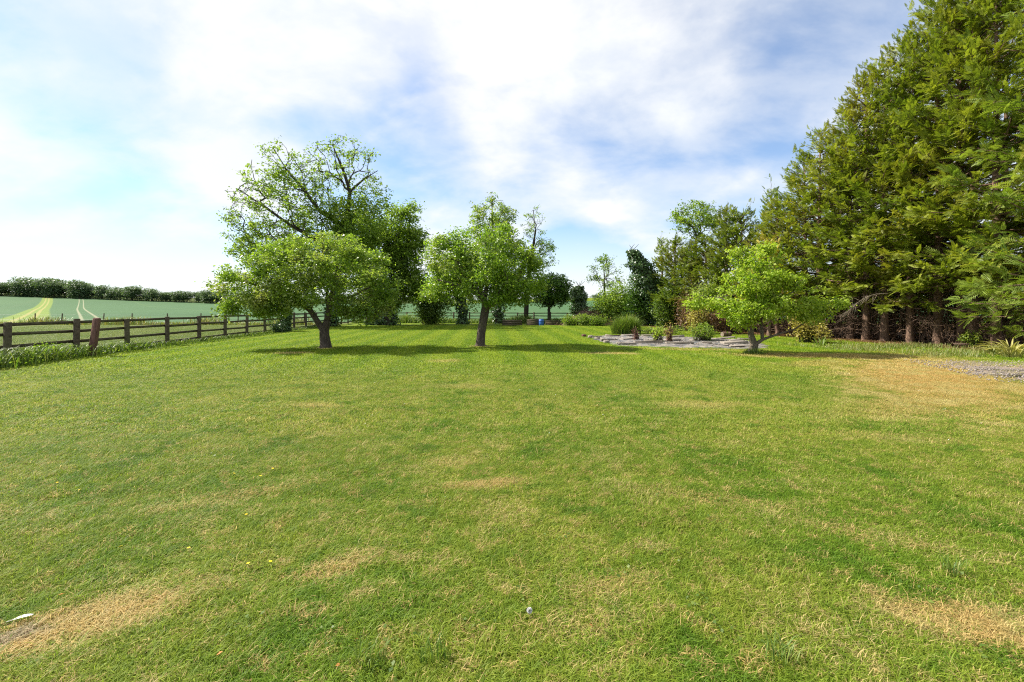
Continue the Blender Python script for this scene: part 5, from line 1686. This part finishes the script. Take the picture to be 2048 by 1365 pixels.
# feather
root = empty('feather', (ax(42, gy(1250)), gy(1250), 0.03), 0.55)
tag(root, 'white feather lying on the worn patch at the lower left', 'feather')
n = 26
t = np.linspace(0.05, 1, n)
xs_ = 0.075 * (t - 0.5)
V, T = [], []
for sg in (-1, 1):
    w_ = 0.012 * np.sin(np.pi * np.clip(t, 0, 0.97)) ** 0.6
    for q in range(n - 1):
        b0 = len(V)
        V += [[xs_[q], 0, 0.006 * math.sin(t[q] * 3)], [xs_[q] + 0.0030, 0, 0.006 * math.sin(t[q] * 3)], [xs_[q] + 0.009, sg * w_[q], 0.006 * math.sin(t[q] * 3) + 0.003], [xs_[q] + 0.006, sg * w_[q], 0.006 * math.sin(t[q] * 3) + 0.003]]
        T.append([b0, b0 + 1, b0 + 2, b0 + 3])
add('vane', mk_mesh('vane', np.array(V), np.array(T), MATS['white_fluff']), root)
V, Q, T = tube(np.c_[np.linspace(-0.048, 0.038, 6), np.zeros(6), 0.006 * np.sin(np.linspace(0, 3, 6))], np.linspace(0.0012, 0.0004, 6), 5)
add('quill', mk_mesh('quill', V, [Q, T], MATS['white_fluff']), root)
# dandelions
n = 14
a_ = np.arange(n) / n * 2 * np.pi
V = np.concatenate([[[0, 0, 0.002]]] + [[[0.008 * math.cos(q - 0.22), 0.008 * math.sin(q - 0.22), 0.004], [0.010 * math.cos(q), 0.010 * math.sin(q), 0.002], [0.008 * math.cos(q + 0.22), 0.008 * math.sin(q + 0.22), 0.004]] for q in a_])
Q = np.array([[0, 1 + 3 * q, 2 + 3 * q, 3 + 3 * q] for q in range(n)])
dm = mk_mesh('dandelion', V, Q, MATS['petal_yellow'])
for k in range(12):
    px, py = rng.uniform(20, 560), rng.uniform(840, 1140)
    o_ = add('dandelion', dm, None, (ax(px, gy(py)), gy(py), 0.034))
    o_.rotation_euler = (rng.normal(0, 0.25), rng.normal(0, 0.25), rng.uniform(0, 6))
    tag(o_, 'tiny yellow dandelion flower in the left half of the lawn', 'flower', 'dandelions in the left lawn')
# fallen leaves
lm_ = mk_mesh('fallen_leaf', np.array([[-0.012, 0, 0], [0, 0.007, 0.003], [0.014, 0, 0.002], [0, -0.007, 0.004]]), np.array([[0, 1, 2, 3]]), MATS['orange_leaf'])
spots = [(122, 1199, 'on the worn patch at the lower left'), (440, 1318, 'below the left of the tall tuft'), (676, 1342, 'near the bottom edge left of the middle'), (715, 1290, 'beside the tall tuft in the near lawn'), (1182, 1262, 'right of the dandelion seed head')]
for px, py, wh in spots:
    o_ = add('fallen_leaf', lm_, None, (ax(px, gy(py)), gy(py), 0.024))
    o_.rotation_euler = (rng.normal(0, 0.3), rng.normal(0, 0.3), rng.uniform(0, 6))
    tag(o_, 'small orange fallen leaf %s' % wh, 'leaf', 'fallen orange leaves')
# unmown tufts in the near lawn
for k, (px, py, wh) in enumerate([(735, 1330, 'near the lower middle, left'), (870, 1325, 'near the lower middle'), (1560, 1330, 'at the lower right'), (1905, 1150, 'right of centre')]):
    grass_clump('grass_tuft', 'taller grass tuft in the lawn %s' % wh, (ax(px, gy(py)), gy(py), 0), 46, 0.07, 0.05, 0.095, 'tall_grass', 250 + k, 0.005)
# broad-leaved weeds flat in the lawn
n = 900
cy_ = 1.8 + 6 * rng.random(60) ** 1.5
cc = np.c_[rng.uniform(-1.1, 1.1, 60) * cy_, cy_]
k = rng.integers(0, 60, n)
C = np.c_[cc[k] + rng.normal(0, 0.06, (n, 2)), rng.uniform(0.018, 0.036, n)]
V, Q, t = leaf_quads(C, 0.022, rng, 0.75, 2.0, 0.0)
tag(add('clover', mk_mesh('clover', V, Q, MATS['hedge_leaf'], t)), 'patches of small clover leaves in the near lawn', 'clover', None, 'stuff')
n = 60
cy_ = rng.uniform(5, 13, n)
C = np.c_[rng.uniform(-1.0, 1.1, n) * cy_, cy_, np.full(n, 0.035)]
V = (OCT_V[None] * 0.008 * np.array([1, 1, 0.5]) + C[:, None, :]).reshape(-1, 3)
tag(add('daisies', mk_mesh('daisies', V, (OCT_T[None] + np.arange(n)[:, None, None] * 6).reshape(-1, 3), MATS['petal_white'])), 'pale daisies sprinkled over the lawn', 'flowers', None, 'stuff')
